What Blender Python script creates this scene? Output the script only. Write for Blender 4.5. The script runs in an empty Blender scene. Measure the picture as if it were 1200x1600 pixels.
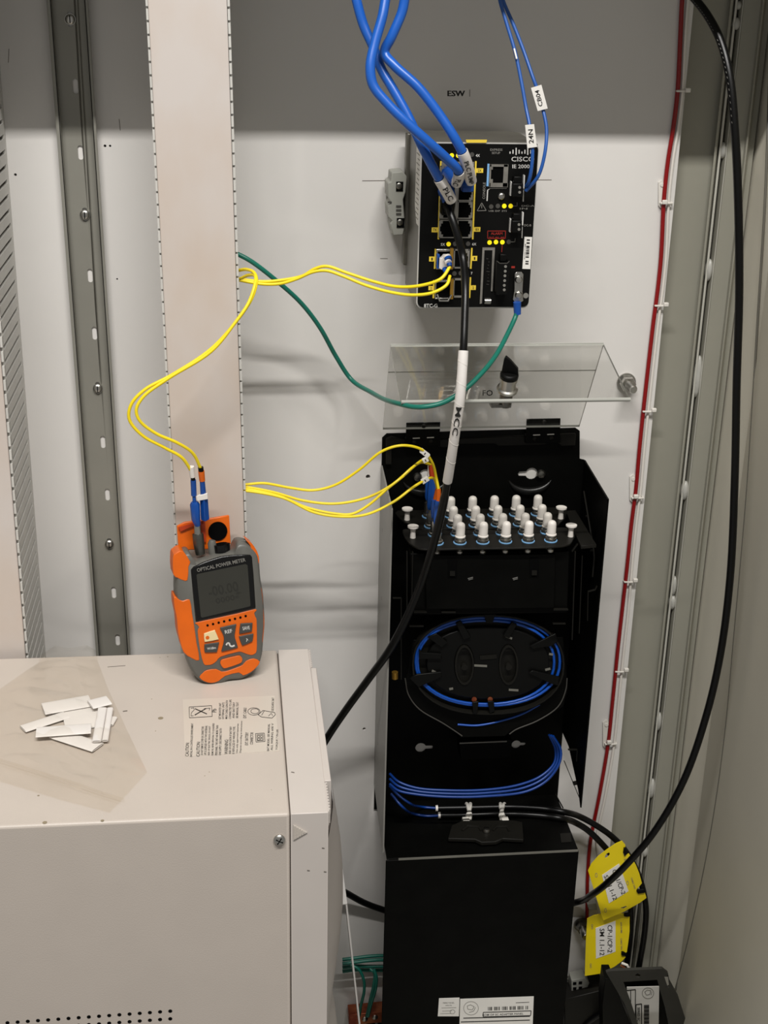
import bpy, bmesh, math, random
from mathutils import Vector, Matrix
random.seed(7)
SC = bpy.context.scene
COL = SC.collection

# ------------------------------------------------------------------ camera
LCAM = 1.17
CAM = Vector((0.0, -LCAM, 1.45))
FPX = 2129.75
R = Matrix(((0.9938960659, 0.0204578283, -0.108407045),
            (-0.1082063525, 0.3722298527, -0.9218114351),
            (0.0214940784, 0.9279150898, 0.3721714532)))
# rows of R: world x, y, z expressed in camera axes -> camera matrix columns
cd = bpy.data.cameras.new('camera')
cam = bpy.data.objects.new('camera', cd)
COL.objects.link(cam)
cam.matrix_world = Matrix.Translation(CAM) @ R.to_4x4()
cd.sensor_fit = 'VERTICAL'
cd.sensor_height = 24.0
cd.lens = 24.0 * FPX / 1600.0
cd.clip_start = 0.01
SC.camera = cam

# ------------------------------------------------------------------ light and exposure
SC.view_settings.view_transform = 'Standard'
SC.view_settings.look = 'None'
SC.view_settings.gamma = 1.0
SC.view_settings.use_curve_mapping = False
SC.view_settings.exposure = 0.0
wd = bpy.data.worlds.new('room_light')
SC.world = wd
wd.use_nodes = True
bg = wd.node_tree.nodes['Background']
bg.inputs[0].default_value = (1.0, 0.975, 0.93, 1)
bg.inputs[1].default_value = 0.26

LAMPD, LAMPZ = 1.35, 3.00
def area(name, loc, target, sx, sy, power, color):
    l = bpy.data.lights.new(name, 'AREA')
    l.shape = 'RECTANGLE'; l.size = sx; l.size_y = sy; l.energy = power; l.color = color
    o = bpy.data.objects.new(name, l); COL.objects.link(o)
    o.location = loc
    d = (Vector(target) - Vector(loc)).normalized()
    x = Vector((1, 0, 0)); x = (x - d * x.dot(d)).normalized()
    z = -d; y = z.cross(x)
    o.matrix_world = Matrix.Translation(Vector(loc)) @ Matrix((x, y, z)).transposed().to_4x4()
    return o
area('fluorescent_tube', (0.02, -LAMPD, LAMPZ), (0.1, -.1, 0.9), 1.5, 0.036, 67, (1.0, 0.975, 0.94))

# ------------------------------------------------------------------ pixel helpers (rays through the 1200x1600 frame)
def ray(px, py):
    return (R @ Vector(((px - 600) / FPX, (800 - py) / FPX, -1.0)))
def P(px, py, d=0.0):               # point on the plane d in front of the wall
    r = ray(px, py); t = (-d - CAM.y) / r.y
    return CAM + r * t
def Q(px, py, z):                   # point on a level plane
    r = ray(px, py); t = (z - CAM.z) / r.z
    return CAM + r * t
def XP(px, py, x):
    r = ray(px, py); t = (x - CAM.x) / r.x
    return CAM + r * t
class Frame:
    def __init__(s, o, u, v, w):
        s.o, s.u, s.v, s.w = Vector(o), Vector(u), Vector(v), Vector(w)
    def W(s, a, b, c=0.0):
        return s.o + s.u * a + s.v * b + s.w * c
    def px(s, px, py, c=0.0):
        r = ray(px, py); o = s.o + s.w * c
        t = (o - CAM).dot(s.w) / r.dot(s.w)
        p = CAM + r * t - s.o
        return (p.dot(s.u), p.dot(s.v))
    def poly(s, pts, c=0.0):
        return [s.px(x, y, c) for x, y in pts]
def wallf(d):
    return Frame((0, -d, 0), (1, 0, 0), (0, 0, 1), (0, -1, 0))
def levelf(z):
    return Frame((0, 0, z), (1, 0, 0), (0, 1, 0), (0, 0, 1))

# ------------------------------------------------------------------ materials
def lin(c):
    return tuple((v / 255 / 12.92) if v / 255 <= 0.04045 else ((v / 255 + 0.055) / 1.055) ** 2.4 for v in c)
MATS = {}
def mat(name, rgb, rough=0.5, metal=0.0, var=0.06, scale=30, bump=0.0, bscale=200, spec=0.5, emit=None, es=0, coat=0.0, rgb2=None, lo=0.35, hi=0.65, stretch=None):
    m = bpy.data.materials.new(name); m.use_nodes = True
    nt = m.node_tree; b = nt.nodes['Principled BSDF']
    tc = nt.nodes.new('ShaderNodeTexCoord'); src = tc.outputs['Object']
    if stretch:
        mp = nt.nodes.new('ShaderNodeMapping'); mp.inputs['Scale'].default_value = stretch
        nt.links.new(src, mp.inputs[0]); src = mp.outputs[0]
    n = nt.nodes.new('ShaderNodeTexNoise'); n.inputs['Scale'].default_value = scale; n.inputs['Detail'].default_value = 5
    nt.links.new(src, n.inputs['Vector'])
    cr = nt.nodes.new('ShaderNodeValToRGB')
    l = lin(rgb)
    if rgb2 is None:
        c1 = tuple(max(0, v * (1 - var)) for v in l); c2 = tuple(min(1, v * (1 + var)) for v in l)
    else:
        c1, c2 = l, lin(rgb2)
    cr.color_ramp.elements[0].position = lo; cr.color_ramp.elements[1].position = hi
    cr.color_ramp.elements[0].color = (*c1, 1); cr.color_ramp.elements[1].color = (*c2, 1)
    nt.links.new(n.outputs[0], cr.inputs[0]); nt.links.new(cr.outputs[0], b.inputs['Base Color'])
    b.inputs['Roughness'].default_value = rough; b.inputs['Metallic'].default_value = metal
    b.inputs['Specular IOR Level'].default_value = spec
    b.inputs['Coat Weight'].default_value = coat
    if bump:
        n2 = nt.nodes.new('ShaderNodeTexNoise'); n2.inputs['Scale'].default_value = bscale; n2.inputs['Detail'].default_value = 3
        nt.links.new(src, n2.inputs['Vector'])
        bp = nt.nodes.new('ShaderNodeBump'); bp.inputs['Strength'].default_value = bump; bp.inputs['Distance'].default_value = 0.0006
        nt.links.new(n2.outputs[0], bp.inputs['Height']); nt.links.new(bp.outputs[0], b.inputs['Normal'])
    if emit:
        b.inputs['Emission Color'].default_value = (*lin(emit), 1); b.inputs['Emission Strength'].default_value = es
    MATS[name] = m
    return m
def clear(name, tint, gloss, rough=0.03, bump=0.0, bscale=60):
    m = bpy.data.materials.new(name); m.use_nodes = True
    nt = m.node_tree; nt.nodes.clear()
    out = nt.nodes.new('ShaderNodeOutputMaterial'); mx = nt.nodes.new('ShaderNodeMixShader')
    tr = nt.nodes.new('ShaderNodeBsdfTransparent'); tr.inputs[0].default_value = (*tint, 1)
    gl = nt.nodes.new('ShaderNodeBsdfGlossy'); gl.inputs['Roughness'].default_value = rough
    lw = nt.nodes.new('ShaderNodeLayerWeight')
    pw = nt.nodes.new('ShaderNodeMath'); pw.operation = 'POWER'; pw.inputs[1].default_value = 4.0
    ml = nt.nodes.new('ShaderNodeMath'); ml.operation = 'MULTIPLY_ADD'; ml.inputs[1].default_value = 0.75 * gloss; ml.inputs[2].default_value = 0.035 * gloss; ml.use_clamp = True
    nt.links.new(lw.outputs['Facing'], pw.inputs[0]); nt.links.new(pw.outputs[0], ml.inputs[0]); nt.links.new(ml.outputs[0], mx.inputs[0])
    nt.links.new(tr.outputs[0], mx.inputs[1]); nt.links.new(gl.outputs[0], mx.inputs[2]); nt.links.new(mx.outputs[0], out.inputs[0])
    if bump:
        n = nt.nodes.new('ShaderNodeTexNoise'); n.inputs['Scale'].default_value = bscale; n.inputs['Detail'].default_value = 4
        tc = nt.nodes.new('ShaderNodeTexCoord'); nt.links.new(tc.outputs['Object'], n.inputs['Vector'])
        bp = nt.nodes.new('ShaderNodeBump'); bp.inputs['Strength'].default_value = bump; bp.inputs['Distance'].default_value = 0.004
        nt.links.new(n.outputs[0], bp.inputs['Height']); nt.links.new(bp.outputs[0], gl.inputs['Normal'])
    MATS[name] = m
    return m
mat('panel_white', (213, 210, 206), 0.5, var=0.02, scale=6, bump=0.12, bscale=150)
mat('cabinet_grey', (168, 166, 154), 0.5, var=0.05, scale=5, bump=0.15, bscale=120)
mat('cabinet_edge', (190, 188, 178), 0.4, var=0.03, scale=20)
mat('groove_dark', (30, 29, 26), 0.7)
mat('caulk', (176, 175, 168), 0.35, var=0.05, scale=60, bump=0.4, bscale=300)
mat('rail_steel', (142, 140, 131), 0.42, metal=0.35, var=0.05, scale=14, bump=0.08)
mat('trunk_white', (202, 194, 188), 0.45, scale=12, rgb2=(195, 178, 163), lo=0.4, hi=0.75, stretch=(1, 1, 0.6))
mat('trunk_comb', (196, 194, 188), 0.5, var=0.04)
mat('ups_top', (191, 181, 171), 0.42, var=0.015, scale=25, bump=0.15, bscale=900)
mat('ups_front', (196, 188, 178), 0.5, var=0.02, scale=10, bump=0.15, bscale=900)
mat('ups_bezel', (196, 188, 181), 0.4, var=0.015, scale=20)
mat('hole_black', (6, 6, 6), 0.9, spec=0.05)
mat('steel', (190, 188, 182), 0.28, metal=1.0, var=0.1, scale=80)
mat('steel_dark', (120, 118, 112), 0.35, metal=1.0, var=0.15, scale=80)
mat('black_box', (7, 7, 6), 0.45, var=0.2, scale=40, spec=0.07, bump=0.1, bscale=500)
mat('black_edge', (24, 23, 20), 0.42, var=0.1, spec=0.15)
mat('black_plastic', (9, 9, 8), 0.4, var=0.15, spec=0.15)
mat('black_cable', (6, 6, 6), 0.34, var=0.1, spec=0.28)
mat('dimple_black', (10, 10, 9), 0.3, spec=0.35)
mat('box_side_sheen', (128, 126, 121), 0.4, var=0.05, scale=30)  # black paint's grazing reflection on the left side, put into a grey colour
mat('switch_face', (12, 12, 11), 0.45, var=0.15, spec=0.12)
mat('switch_metal', (98, 95, 87), 0.38, metal=0.35, var=0.1, scale=50, bump=0.1)
mat('switch_rim', (196, 194, 188), 0.35, metal=0.2)
mat('port_metal', (160, 156, 148), 0.35, metal=0.7, var=0.12, scale=120)
mat('gold', (190, 145, 60), 0.35, metal=0.7, var=0.1)
mat('print_yellow', (226, 196, 62), 0.5, var=0.05)
mat('led_yellow', (240, 220, 20), 0.4, emit=(250, 225, 20), es=0.35)
mat('led_off', (68, 66, 62), 0.4)
mat('print_white', (205, 203, 198), 0.6)
mat('print_grey', (120, 118, 112), 0.6)
mat('print_red', (150, 32, 20), 0.6)
mat('ink', (24, 22, 20), 0.7)
mat('ink_soft', (92, 84, 76), 0.7)
mat('paper', (226, 223, 217), 0.55, var=0.02)
mat('paper_clear', (199, 190, 178), 0.35, var=0.02)
mat('blue_cable', (24, 88, 178), 0.33, var=0.05, spec=0.5)
mat('blue_thin', (34, 84, 158), 0.38, var=0.05)
mat('blue_light', (120, 170, 215), 0.4)
mat('blue_plug', (12, 70, 150), 0.35, var=0.1)
mat('blue_fibre', (6, 70, 160), 0.35)
mat('blue_fibre_shade', (6, 52, 126), 0.35)  # same fibre blue, darkened: shade inside the box put into the colour
mat('yellow_cord', (240, 214, 24), 0.42, var=0.05)
mat('green_wire', (12, 104, 88), 0.4, var=0.08)
mat('red_wire', (134, 4, 8), 0.4, var=0.05)
mat('white_wire', (222, 217, 209), 0.4, var=0.03)
mat('white_sleeve', (222, 217, 212), 0.45, var=0.02)
mat('cap_white', (224, 218, 211), 0.42, var=0.02)
mat('nylon', (216, 212, 204), 0.4, var=0.03)
mat('orange', (212, 94, 0), 0.42, var=0.05, scale=60, bump=0.1)
mat('orange_dark', (170, 52, 6), 0.5, var=0.06)
mat('meter_grey', (92, 91, 86), 0.42, var=0.06, bump=0.1)
mat('meter_black', (10, 10, 10), 0.25, spec=0.4)
mat('lcd', (50, 50, 45), 0.3, var=0.03, spec=0.4)
mat('lcd_digit', (38, 38, 34), 0.35)
mat('key_grey', (62, 62, 60), 0.45)
mat('key_white', (226, 206, 156), 0.45)
mat('tag_yellow', (232, 208, 12), 0.42, var=0.03)
mat('copper', (176, 104, 66), 0.35, metal=0.6, rgb2=(120, 48, 30), scale=60)
mat('clamp_grey', (150, 150, 142), 0.5, var=0.04)
mat('bar_grey', (120, 118, 110), 0.4, metal=0.3, var=0.1)
mat('acrylic_edge', (165, 165, 158), 0.25, var=0.02)
mat('mud', (140, 128, 106), 0.5)
mat('gasket_grey', (92, 89, 80), 0.6)
mat('post_grey', (146, 144, 132), 0.45, var=0.04, scale=8, bump=0.12, bscale=120)
mat('side_grey', (216, 211, 196), 0.5, var=0.05, scale=5, bump=0.15, bscale=90)
clear('acrylic', (0.95, 0.95, 0.94), 1.3, 0.04)
clear('plastic_film', (0.996, 0.988, 0.974), 0.7, 0.13)

# ------------------------------------------------------------------ mesh builder
class B:
    def __init__(s):
        s.v, s.f, s.m = [], [], []
    def add(s, vs, fs, mi=0):
        k = len(s.v)
        s.v += [Vector(v) for v in vs]
        s.f += [tuple(i + k for i in f) for f in fs]
        s.m += [mi] * len(fs)
        return s
    def fbox(s, F, a0, a1, b0, b1, c0, c1, mi=0):
        a0, a1 = sorted((a0, a1)); b0, b1 = sorted((b0, b1)); c0, c1 = sorted((c0, c1))
        vs = [F.W(a, b, c) for c in (c0, c1) for a, b in ((a0, b0), (a1, b0), (a1, b1), (a0, b1))]
        return s.add(vs, [(3, 2, 1, 0), (4, 5, 6, 7), (0, 1, 5, 4), (1, 2, 6, 5), (2, 3, 7, 6), (3, 0, 4, 7)], mi)
    def pbox(s, F, px0, py0, px1, py1, c0, c1, mi=0):     # box on a frame, front face spanning the given pixels
        cx, cy = (px0 + px1) / 2, (py0 + py1) / 2
        a0 = F.px(px0, cy, c1)[0]; a1 = F.px(px1, cy, c1)[0]
        b0 = F.px(cx, py1, c1)[1]; b1 = F.px(cx, py0, c1)[1]
        return s.fbox(F, a0, a1, b0, b1, c0, c1, mi)
    def prism(s, F, pts, c0, c1, holes=(), mi=0, smi=None):
        smi = mi if smi is None else smi
        area2 = sum(pts[i][0] * pts[(i + 1) % len(pts)][1] - pts[(i + 1) % len(pts)][0] * pts[i][1] for i in range(len(pts)))
        if area2 < 0: pts = pts[::-1]
        bm = bmesh.new(); loops = [pts]
        for h in holes:
            a = sum(h[i][0] * h[(i + 1) % len(h)][1] - h[(i + 1) % len(h)][0] * h[i][1] for i in range(len(h)))
            loops.append(h if a < 0 else h[::-1])
        flat = []
        for lp in loops:
            vs = [bm.verts.new((p[0], p[1], 0)) for p in lp]
            flat += lp
            for i in range(len(vs)): bm.edges.new((vs[i], vs[(i + 1) % len(vs)]))
        bm.verts.index_update()
        if holes or len(pts) > 4:
            bmesh.ops.triangle_fill(bm, use_beauty=True, use_dissolve=False, edges=bm.edges[:], normal=(0, 0, 1))
            tris = [tuple(v.index for v in f.verts) for f in bm.faces]
        else:
            tris = [tuple(range(len(pts)))]
        bm.free()
        def up(t):
            a = sum(flat[t[i]][0] * flat[t[(i + 1) % len(t)]][1] - flat[t[(i + 1) % len(t)]][0] * flat[t[i]][1] for i in range(len(t)))
            return t if a > 0 else t[::-1]
        tris = [up(t) for t in tris]
        n = len(flat)
        vs = [F.W(p[0], p[1], c0) for p in flat] + [F.W(p[0], p[1], c1) for p in flat]
        fs = [tuple(i + n for i in t) for t in tris] + [t[::-1] for t in tris]
        s.add(vs, fs, mi)
        k = len(s.v) - 2 * n; o = 0
        for lp in loops:
            L = len(lp)
            for i in range(L):
                a, b = o + i, o + (i + 1) % L
                s.f.append((k + a, k + b, k + b + n, k + a + n)); s.m.append(smi)
            o += L
        return s
    def pprism(s, F, pxs, c0, c1, holes=(), mi=0, smi=None):
        return s.prism(F, F.poly(pxs, c1), c0, c1, [F.poly(h, c1) for h in holes], mi, smi)
    def tube(s, pts, r, n=10, caps=True, mi=0, flat=1.0):
        pts = [Vector(p) for p in pts]; N = len(pts)
        rs = r if isinstance(r, (list, tuple)) else [r] * N
        T = []
        for i in range(N):
            t = pts[min(i + 1, N - 1)] - pts[max(i - 1, 0)]
            T.append(t.normalized() if t.length > 1e-9 else Vector((0, 0, 1)))
        up = Vector((0, 0, 1)) if abs(T[0].z) < 0.9 else Vector((0, -1, 0))
        nrm = (up - T[0] * up.dot(T[0])).normalized()
        vs = []
        for i in range(N):
            nrm = (nrm - T[i] * nrm.dot(T[i])).normalized(); bn = T[i].cross(nrm)
            for k in range(n):
                a = 2 * math.pi * k / n
                vs.append(pts[i] + (nrm * math.cos(a) * flat + bn * math.sin(a)) * rs[i])
        fs = [(i * n + k, i * n + (k + 1) % n, (i + 1) * n + (k + 1) % n, (i + 1) * n + k) for i in range(N - 1) for k in range(n)]
        if caps: fs += [tuple(range(n))[::-1], tuple((N - 1) * n + k for k in range(n))]
        return s.add(vs, fs, mi)
    def lathe(s, o, ax, prof, n=20, mi=0):      # prof: (radius, height) along ax
        o = Vector(o); ax = Vector(ax).normalized()
        h = Vector((1, 0, 0)) if abs(ax.x) < 0.9 else Vector((0, 1, 0))
        u = (h - ax * h.dot(ax)).normalized(); v = ax.cross(u)
        vs = [o + ax * z + (u * math.cos(2 * math.pi * k / n) + v * math.sin(2 * math.pi * k / n)) * r for r, z in prof for k in range(n)]
        N = len(prof)
        fs = [(i * n + k, i * n + (k + 1) % n, (i + 1) * n + (k + 1) % n, (i + 1) * n + k) for i in range(N - 1) for k in range(n)]
        fs += [tuple(range(n))[::-1], tuple((N - 1) * n + k for k in range(n))]
        return s.add(vs, fs, mi)
    def ball(s, o, r, sc=(1, 1, 1), n=12, mi=0):
        prof = [(math.sin(math.pi * i / 8) , -math.cos(math.pi * i / 8)) for i in range(9)]
        vs = [Vector(o) + Vector((p * math.cos(2 * math.pi * k / n) * r * sc[0], p * math.sin(2 * math.pi * k / n) * r * sc[1], z * r * sc[2])) for p, z in prof for k in range(n)]
        fs = [(i * n + k, i * n + (k + 1) % n, (i + 1) * n + (k + 1) % n, (i + 1) * n + k) for i in range(8) for k in range(n)]
        return s.add(vs, fs, mi)
    def disc(s, F, px, py, rpx, c0, c1, n=16, mi=0):
        a, b = F.px(px, py, c1); a2 = F.px(px + rpx, py, c1)[0]; r = abs(a2 - a)
        return s.prism(F, [(a + r * math.cos(2 * math.pi * k / n), b + r * math.sin(2 * math.pi * k / n)) for k in range(n)], c0, c1, mi=mi)
    def line(s, F, pxs, wpx, c0, c1, mi=0, closed=False):   # thin strip following pixels
        q = list(pxs) + ([pxs[0]] if closed else [])
        for (x0, y0), (x1, y1) in zip(q[:-1], q[1:]):
            L = math.hypot(x1 - x0, y1 - y0) or 1
            nx, ny = -(y1 - y0) / L * wpx / 2, (x1 - x0) / L * wpx / 2
            s.prism(F, F.poly([(x0 + nx, y0 + ny), (x1 + nx, y1 + ny), (x1 - nx, y1 - ny), (x0 - nx, y0 - ny)], c1), c0, c1, mi=mi)
        return s
    def loft(s, F, pts, rings, mi=0):           # pts 2D outline; rings: (inset scale, c)
        ar = sum(pts[i][0] * pts[(i + 1) % len(pts)][1] - pts[(i + 1) % len(pts)][0] * pts[i][1] for i in range(len(pts)))
        if ar < 0: pts = pts[::-1]
        cx = sum(p[0] for p in pts) / len(pts); cy = sum(p[1] for p in pts) / len(pts); n = len(pts)
        vs = []
        for sc_, c in rings:
            vs += [F.W(cx + (p[0] - cx) * sc_, cy + (p[1] - cy) * sc_, c) for p in pts]
        fs = [(i * n + k, i * n + (k + 1) % n, (i + 1) * n + (k + 1) % n, (i + 1) * n + k) for i in range(len(rings) - 1) for k in range(n)]
        fs += [tuple(range(n))[::-1], tuple((len(rings) - 1) * n + k for k in range(n))]
        return s.add(vs, fs, mi)
    def text(s, F, txt, px, py, w, h, rot=0, c=0.0, mi=0):  # lettering w x h pixels, centred, rot in degrees counter-clockwise
        me = glyphs(txt)
        if not me: return s
        vs, fs, (x0, x1, y0, y1) = me
        cr, sr = math.cos(math.radians(rot)), math.sin(math.radians(rot))
        def pt(u, v):
            return Vector((*F.px(px + u * cr - v * sr, py - u * sr - v * cr, c), 0))
        o = pt(0, 0); U = pt(w / 2, 0) - pt(-w / 2, 0); V = pt(0, h / 2) - pt(0, -h / 2)
        out = []
        for x, y in vs:
            q = o + U * ((x - x0) / (x1 - x0) - 0.5) + V * ((y - y0) / (y1 - y0) - 0.5)
            out.append(F.W(q.x, q.y, c))
        return s.add(out, fs, mi)
_G = {}
def glyphs(txt):
    if txt in _G: return _G[txt]
    cu = bpy.data.curves.new('lettering_curve', 'FONT'); cu.body = txt; cu.size = 1; cu.resolution_u = 2; cu.offset = 0.012
    o = bpy.data.objects.new('lettering_source', cu); COL.objects.link(o)
    bpy.context.view_layer.update()
    me = bpy.data.meshes.new_from_object(o.evaluated_get(bpy.context.evaluated_depsgraph_get()))
    vs = [(v.co.x, v.co.y) for v in me.vertices]; fs = [tuple(p.vertices) for p in me.polygons]
    bpy.data.objects.remove(o); bpy.data.curves.remove(cu); bpy.data.meshes.remove(me)
    if not vs: _G[txt] = None; return None
    bb = (min(v[0] for v in vs), max(v[0] for v in vs), min(v[1] for v in vs), max(v[1] for v in vs))
    _G[txt] = (vs, fs, bb)
    return _G[txt]

def obj(name, b, m, parent=None, bevel=0.0, angle=38, seg=2):
    me = bpy.data.meshes.new(name)
    me.from_pydata([tuple(v) for v in b.v], [], b.f)
    for mm in (m if isinstance(m, (list, tuple)) else [m]): me.materials.append(MATS[mm])
    for i, mi in enumerate(b.m): me.polygons[i].material_index = mi
    me.polygons.foreach_set('use_smooth', [True] * len(me.polygons))
    me.update()
    me.set_sharp_from_angle(angle=math.radians(angle))
    o = bpy.data.objects.new(name, me); COL.objects.link(o)
    if parent: o.parent = parent
    if bevel:
        md = o.modifiers.new('bevel', 'BEVEL'); md.width = bevel; md.segments = seg; md.limit_method = 'ANGLE'; md.angle_limit = math.radians(40)
    return o
ROOTS = []
def T(name, label, cat, group=None):
    o = bpy.data.objects.new(name, None); COL.objects.link(o); o.empty_display_size = 0.02
    o['label'] = label; o['category'] = cat
    if group: o['group'] = group
    ROOTS.append(o); return o
def tag(o, label, cat, group=None):
    o['label'] = label; o['category'] = cat
    if group: o['group'] = group
    ROOTS.append(o); return o
def struct(name, b, m, bevel=0.0):
    o = obj(name, b, m, None, bevel); o['kind'] = 'structure'; return o
def family(o):
    out = [o]
    for c in o.children: out += family(c)
    return out
def settle(root):                    # move a thing's origin to its base
    fam = family(root)
    pts = [v.co for o in fam if o.type == 'MESH' for v in o.data.vertices]
    if not pts: return
    lo = Vector([min(p[i] for p in pts) for i in range(3)]); hi = Vector([max(p[i] for p in pts) for i in range(3)])
    base = Vector(((lo.x + hi.x) / 2, (lo.y + hi.y) / 2, lo.z))
    for o in fam:
        if o.type == 'MESH': o.data.transform(Matrix.Translation(-base))
    root.location = base
    if root in ROOTS: ROOTS.remove(root)
def clone(root, loc, label):
    c = root.copy(); COL.objects.link(c); c.location = loc; c['label'] = label
    for ch in root.children:
        d = ch.copy(); COL.objects.link(d); d.parent = c
        for g in ch.children:
            e = g.copy(); COL.objects.link(e); e.parent = d
    return c
def spline(cp, k=8):                 # Catmull-Rom through points (and radii)
    cp = [Vector(p) for p in cp]
    q = [cp[0] * 2 - cp[1]] + cp + [cp[-1] * 2 - cp[-2]]
    out = []
    for i in range(1, len(q) - 2):
        p0, p1, p2, p3 = q[i - 1], q[i], q[i + 1], q[i + 2]
        t0 = 0; t1 = max((p1 - p0).length, 1e-6) ** .5; t2 = t1 + max((p2 - p1).length, 1e-6) ** .5; t3 = t2 + max((p3 - p2).length, 1e-6) ** .5
        for j in range(k):
            t = t1 + (t2 - t1) * j / k
            a1 = p0 * ((t1 - t) / (t1 - t0)) + p1 * ((t - t0) / (t1 - t0)); a2 = p1 * ((t2 - t) / (t2 - t1)) + p2 * ((t - t1) / (t2 - t1)); a3 = p2 * ((t3 - t) / (t3 - t2)) + p3 * ((t - t2) / (t3 - t2))
            b1 = a1 * ((t2 - t) / (t2 - t0)) + a2 * ((t - t0) / (t2 - t0)); b2 = a2 * ((t3 - t) / (t3 - t1)) + a3 * ((t - t1) / (t3 - t1))
            out.append(b1 * ((t2 - t) / (t2 - t1)) + b2 * ((t - t1) / (t2 - t1)))
    out.append(cp[-1]); return out
ZC = P(600, 214, 0).z
ZC = ZC + .20 * (LAMPZ - ZC) / LAMPD - .001          # underside of the cabinet top
def rise(path):                      # carry a cable that leaves the frame on up to the cabinet top
    p = path[0]; dz = ZC - p.z
    return spline([Vector((p.x, p.y, ZC)), Vector((p.x, p.y, p.z + dz * .5))] + [p], 6)[:-1] + path
def pxpath(pts, k=8):
    return spline([P(*p) for p in pts], k)
def rounded(x0, y0, x1, y1, r, n=4):
    out = []
    for cx, cy, a0 in ((x1 - r, y1 - r, 0), (x0 + r, y1 - r, 90), (x0 + r, y0 + r, 180), (x1 - r, y0 + r, 270)):
        for i in range(n + 1):
            a = math.radians(a0 + 90 * i / n); out.append((cx + r * math.cos(a), cy + r * math.sin(a)))
    return out
def screw_head(b, o, ax, r, h, n=16):
    b.lathe(o, ax, [(r, 0), (r, h * .4), (r * .75, h * .85), (r * .35, h)], n)

# ================================================================== the setting
ZT, ZB = 1.95, 0.28
W0 = wallf(0)
XPR = P(1035, 500, 0).x
holes = []
b = B()
def dot(px, py, r):
    a, c = W0.px(px, py); return [(a + r * math.cos(2 * math.pi * k / 8), c + r * math.sin(2 * math.pi * k / 8)) for k in range(8)]
for q in ((575, 745, .0022), (569, 1139, .0017), (24, 273, .0012), (183, 436, .0008), (164, 228, .0012), (172, 228, .0010)): holes.append(dot(*q))
b.prism(W0, [(-.52, ZB), (XPR, ZB), (XPR, ZT), (-.52, ZT)], -.012, 0, holes)
struct('wall_back', b, 'panel_white')
# recessed back of the cabinet and the right-hand post, one folded profile
def X(px, d): return P(px, 500, d).x
prof = [(-.56, -.030), (-.56, -.016), (X(1087, -.016), -.016), (X(1087, -.010), -.009), (X(1091, -.009), -.009), (X(1095, -.02), -.020),
        (X(1098, -.02), -.020), (X(1101, -.012), -.012), (X(1105, -.010), -.006), (X(1131, -.004), -.004), (X(1134, 0), .0), (X(1136, .0), .0), (X(1139, -.01), -.010), (X(1146, -.01), -.010)]
XR = X(1150, -.01)
prof += [(XR, -.030)]
prof2 = [(XR, -.030), (XR, .004), (XR + .004, .045), (XR - .001, .052), (XR - .001, .36), (XR + .03, .36), (XR + .03, -.030)]
b = B()
TF = Frame((0, 0, 0), (1, 0, 0), (0, -1, 0), (0, 0, -1))
b.prism(TF, prof, -ZT, -ZB)
struct('trim_5', b, 'post_grey')
b = B(); b.prism(TF, prof2, -ZT, -ZB)
struct('wall_right', b, 'side_grey')
b = B(); b.fbox(W0, X(1098, -.02) + .0001, X(1101, -.013), ZB, ZT, -.0199, -.0165)
struct('trim_1', b, 'groove_dark')
b = B()
gx = (X(1096, -.012) + X(1103, -.012)) / 2
for py0, py1, w in ((0, 14, 1.0), (26, 46, 1.5), (222, 248, 1.5), (405, 440, 1.4), (556, 622, 1.6), (752, 782, 1.7), (900, 930, 1.1), (930, 952, 1.6), (1112, 1140, 1.2), (1215, 1245, 1.5), (1318, 1336, 1.7)):
    z1 = P(1090, py0, -.01).z; z0 = P(1090, py1, -.01).z
    b.ball((gx + random.uniform(-.0006, .0006), .012, (z0 + z1) / 2), (z1 - z0) / 2, (.0024 * w / ((z1 - z0) / 2), .0050 / ((z1 - z0) / 2), 1))
struct('trim_2', b, 'caulk')
b = B(); b.tube([Vector((gx - .0028, .0100, ZB)), Vector((gx - .0028, .0100, ZT))], .0011, 6); b.tube([Vector((gx + .0030, .0080, ZB)), Vector((gx + .0030, .0080, ZT))], .0013, 6)
struct('trim_3', b, 'cabinet_edge')
# gasket that sags along the right side wall
gk = spline([XP(*p, XR - .0005) for p in ((1204, 60), (1196, 300), (1184, 500), (1168, 760), (1147, 1000), (1133, 1150), (1114, 1285), (1092, 1400), (1068, 1500), (1040, 1600))], 5)
b = B(); b.tube(gk, .0011, 6)
struct('trim_4', b, 'gasket_grey')
b = B(); b.fbox(W0, -.60, -.57, ZB, ZT, -.030, .36)
struct('wall_left', b, 'cabinet_grey')
b = B(); b.fbox(W0, -.60, XR + .03, ZB - .02, ZB, -.030, .36)
struct('floor', b, 'cabinet_grey')
LIPD = .20
ZS = P(600, 214, 0).z
b = B(); b.fbox(W0, -.60, XR + .03, ZS + LIPD * (LAMPZ - ZS) / LAMPD, ZS + LIPD * (LAMPZ - ZS) / LAMPD + .03, -.030, LIPD)
struct('ceiling', b, 'cabinet_grey')
b = B()
b.line(W0, [(566, 282.5), (612, 282)], .8, 0, .0002); b.line(W0, [(838, 281), (862, 281)], .8, 0, .0002); b.line(W0, [(594, 404), (606, 404)], .7, 0, .0002)
b.line(W0, [(14, 76), (13, 98)], .8, 0, .0002); b.line(W0, [(186, 186), (188, 204)], .8, 0, .0002)
o = obj('pencil_marks', b, 'ink_soft'); o['kind'] = 'structure'

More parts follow.
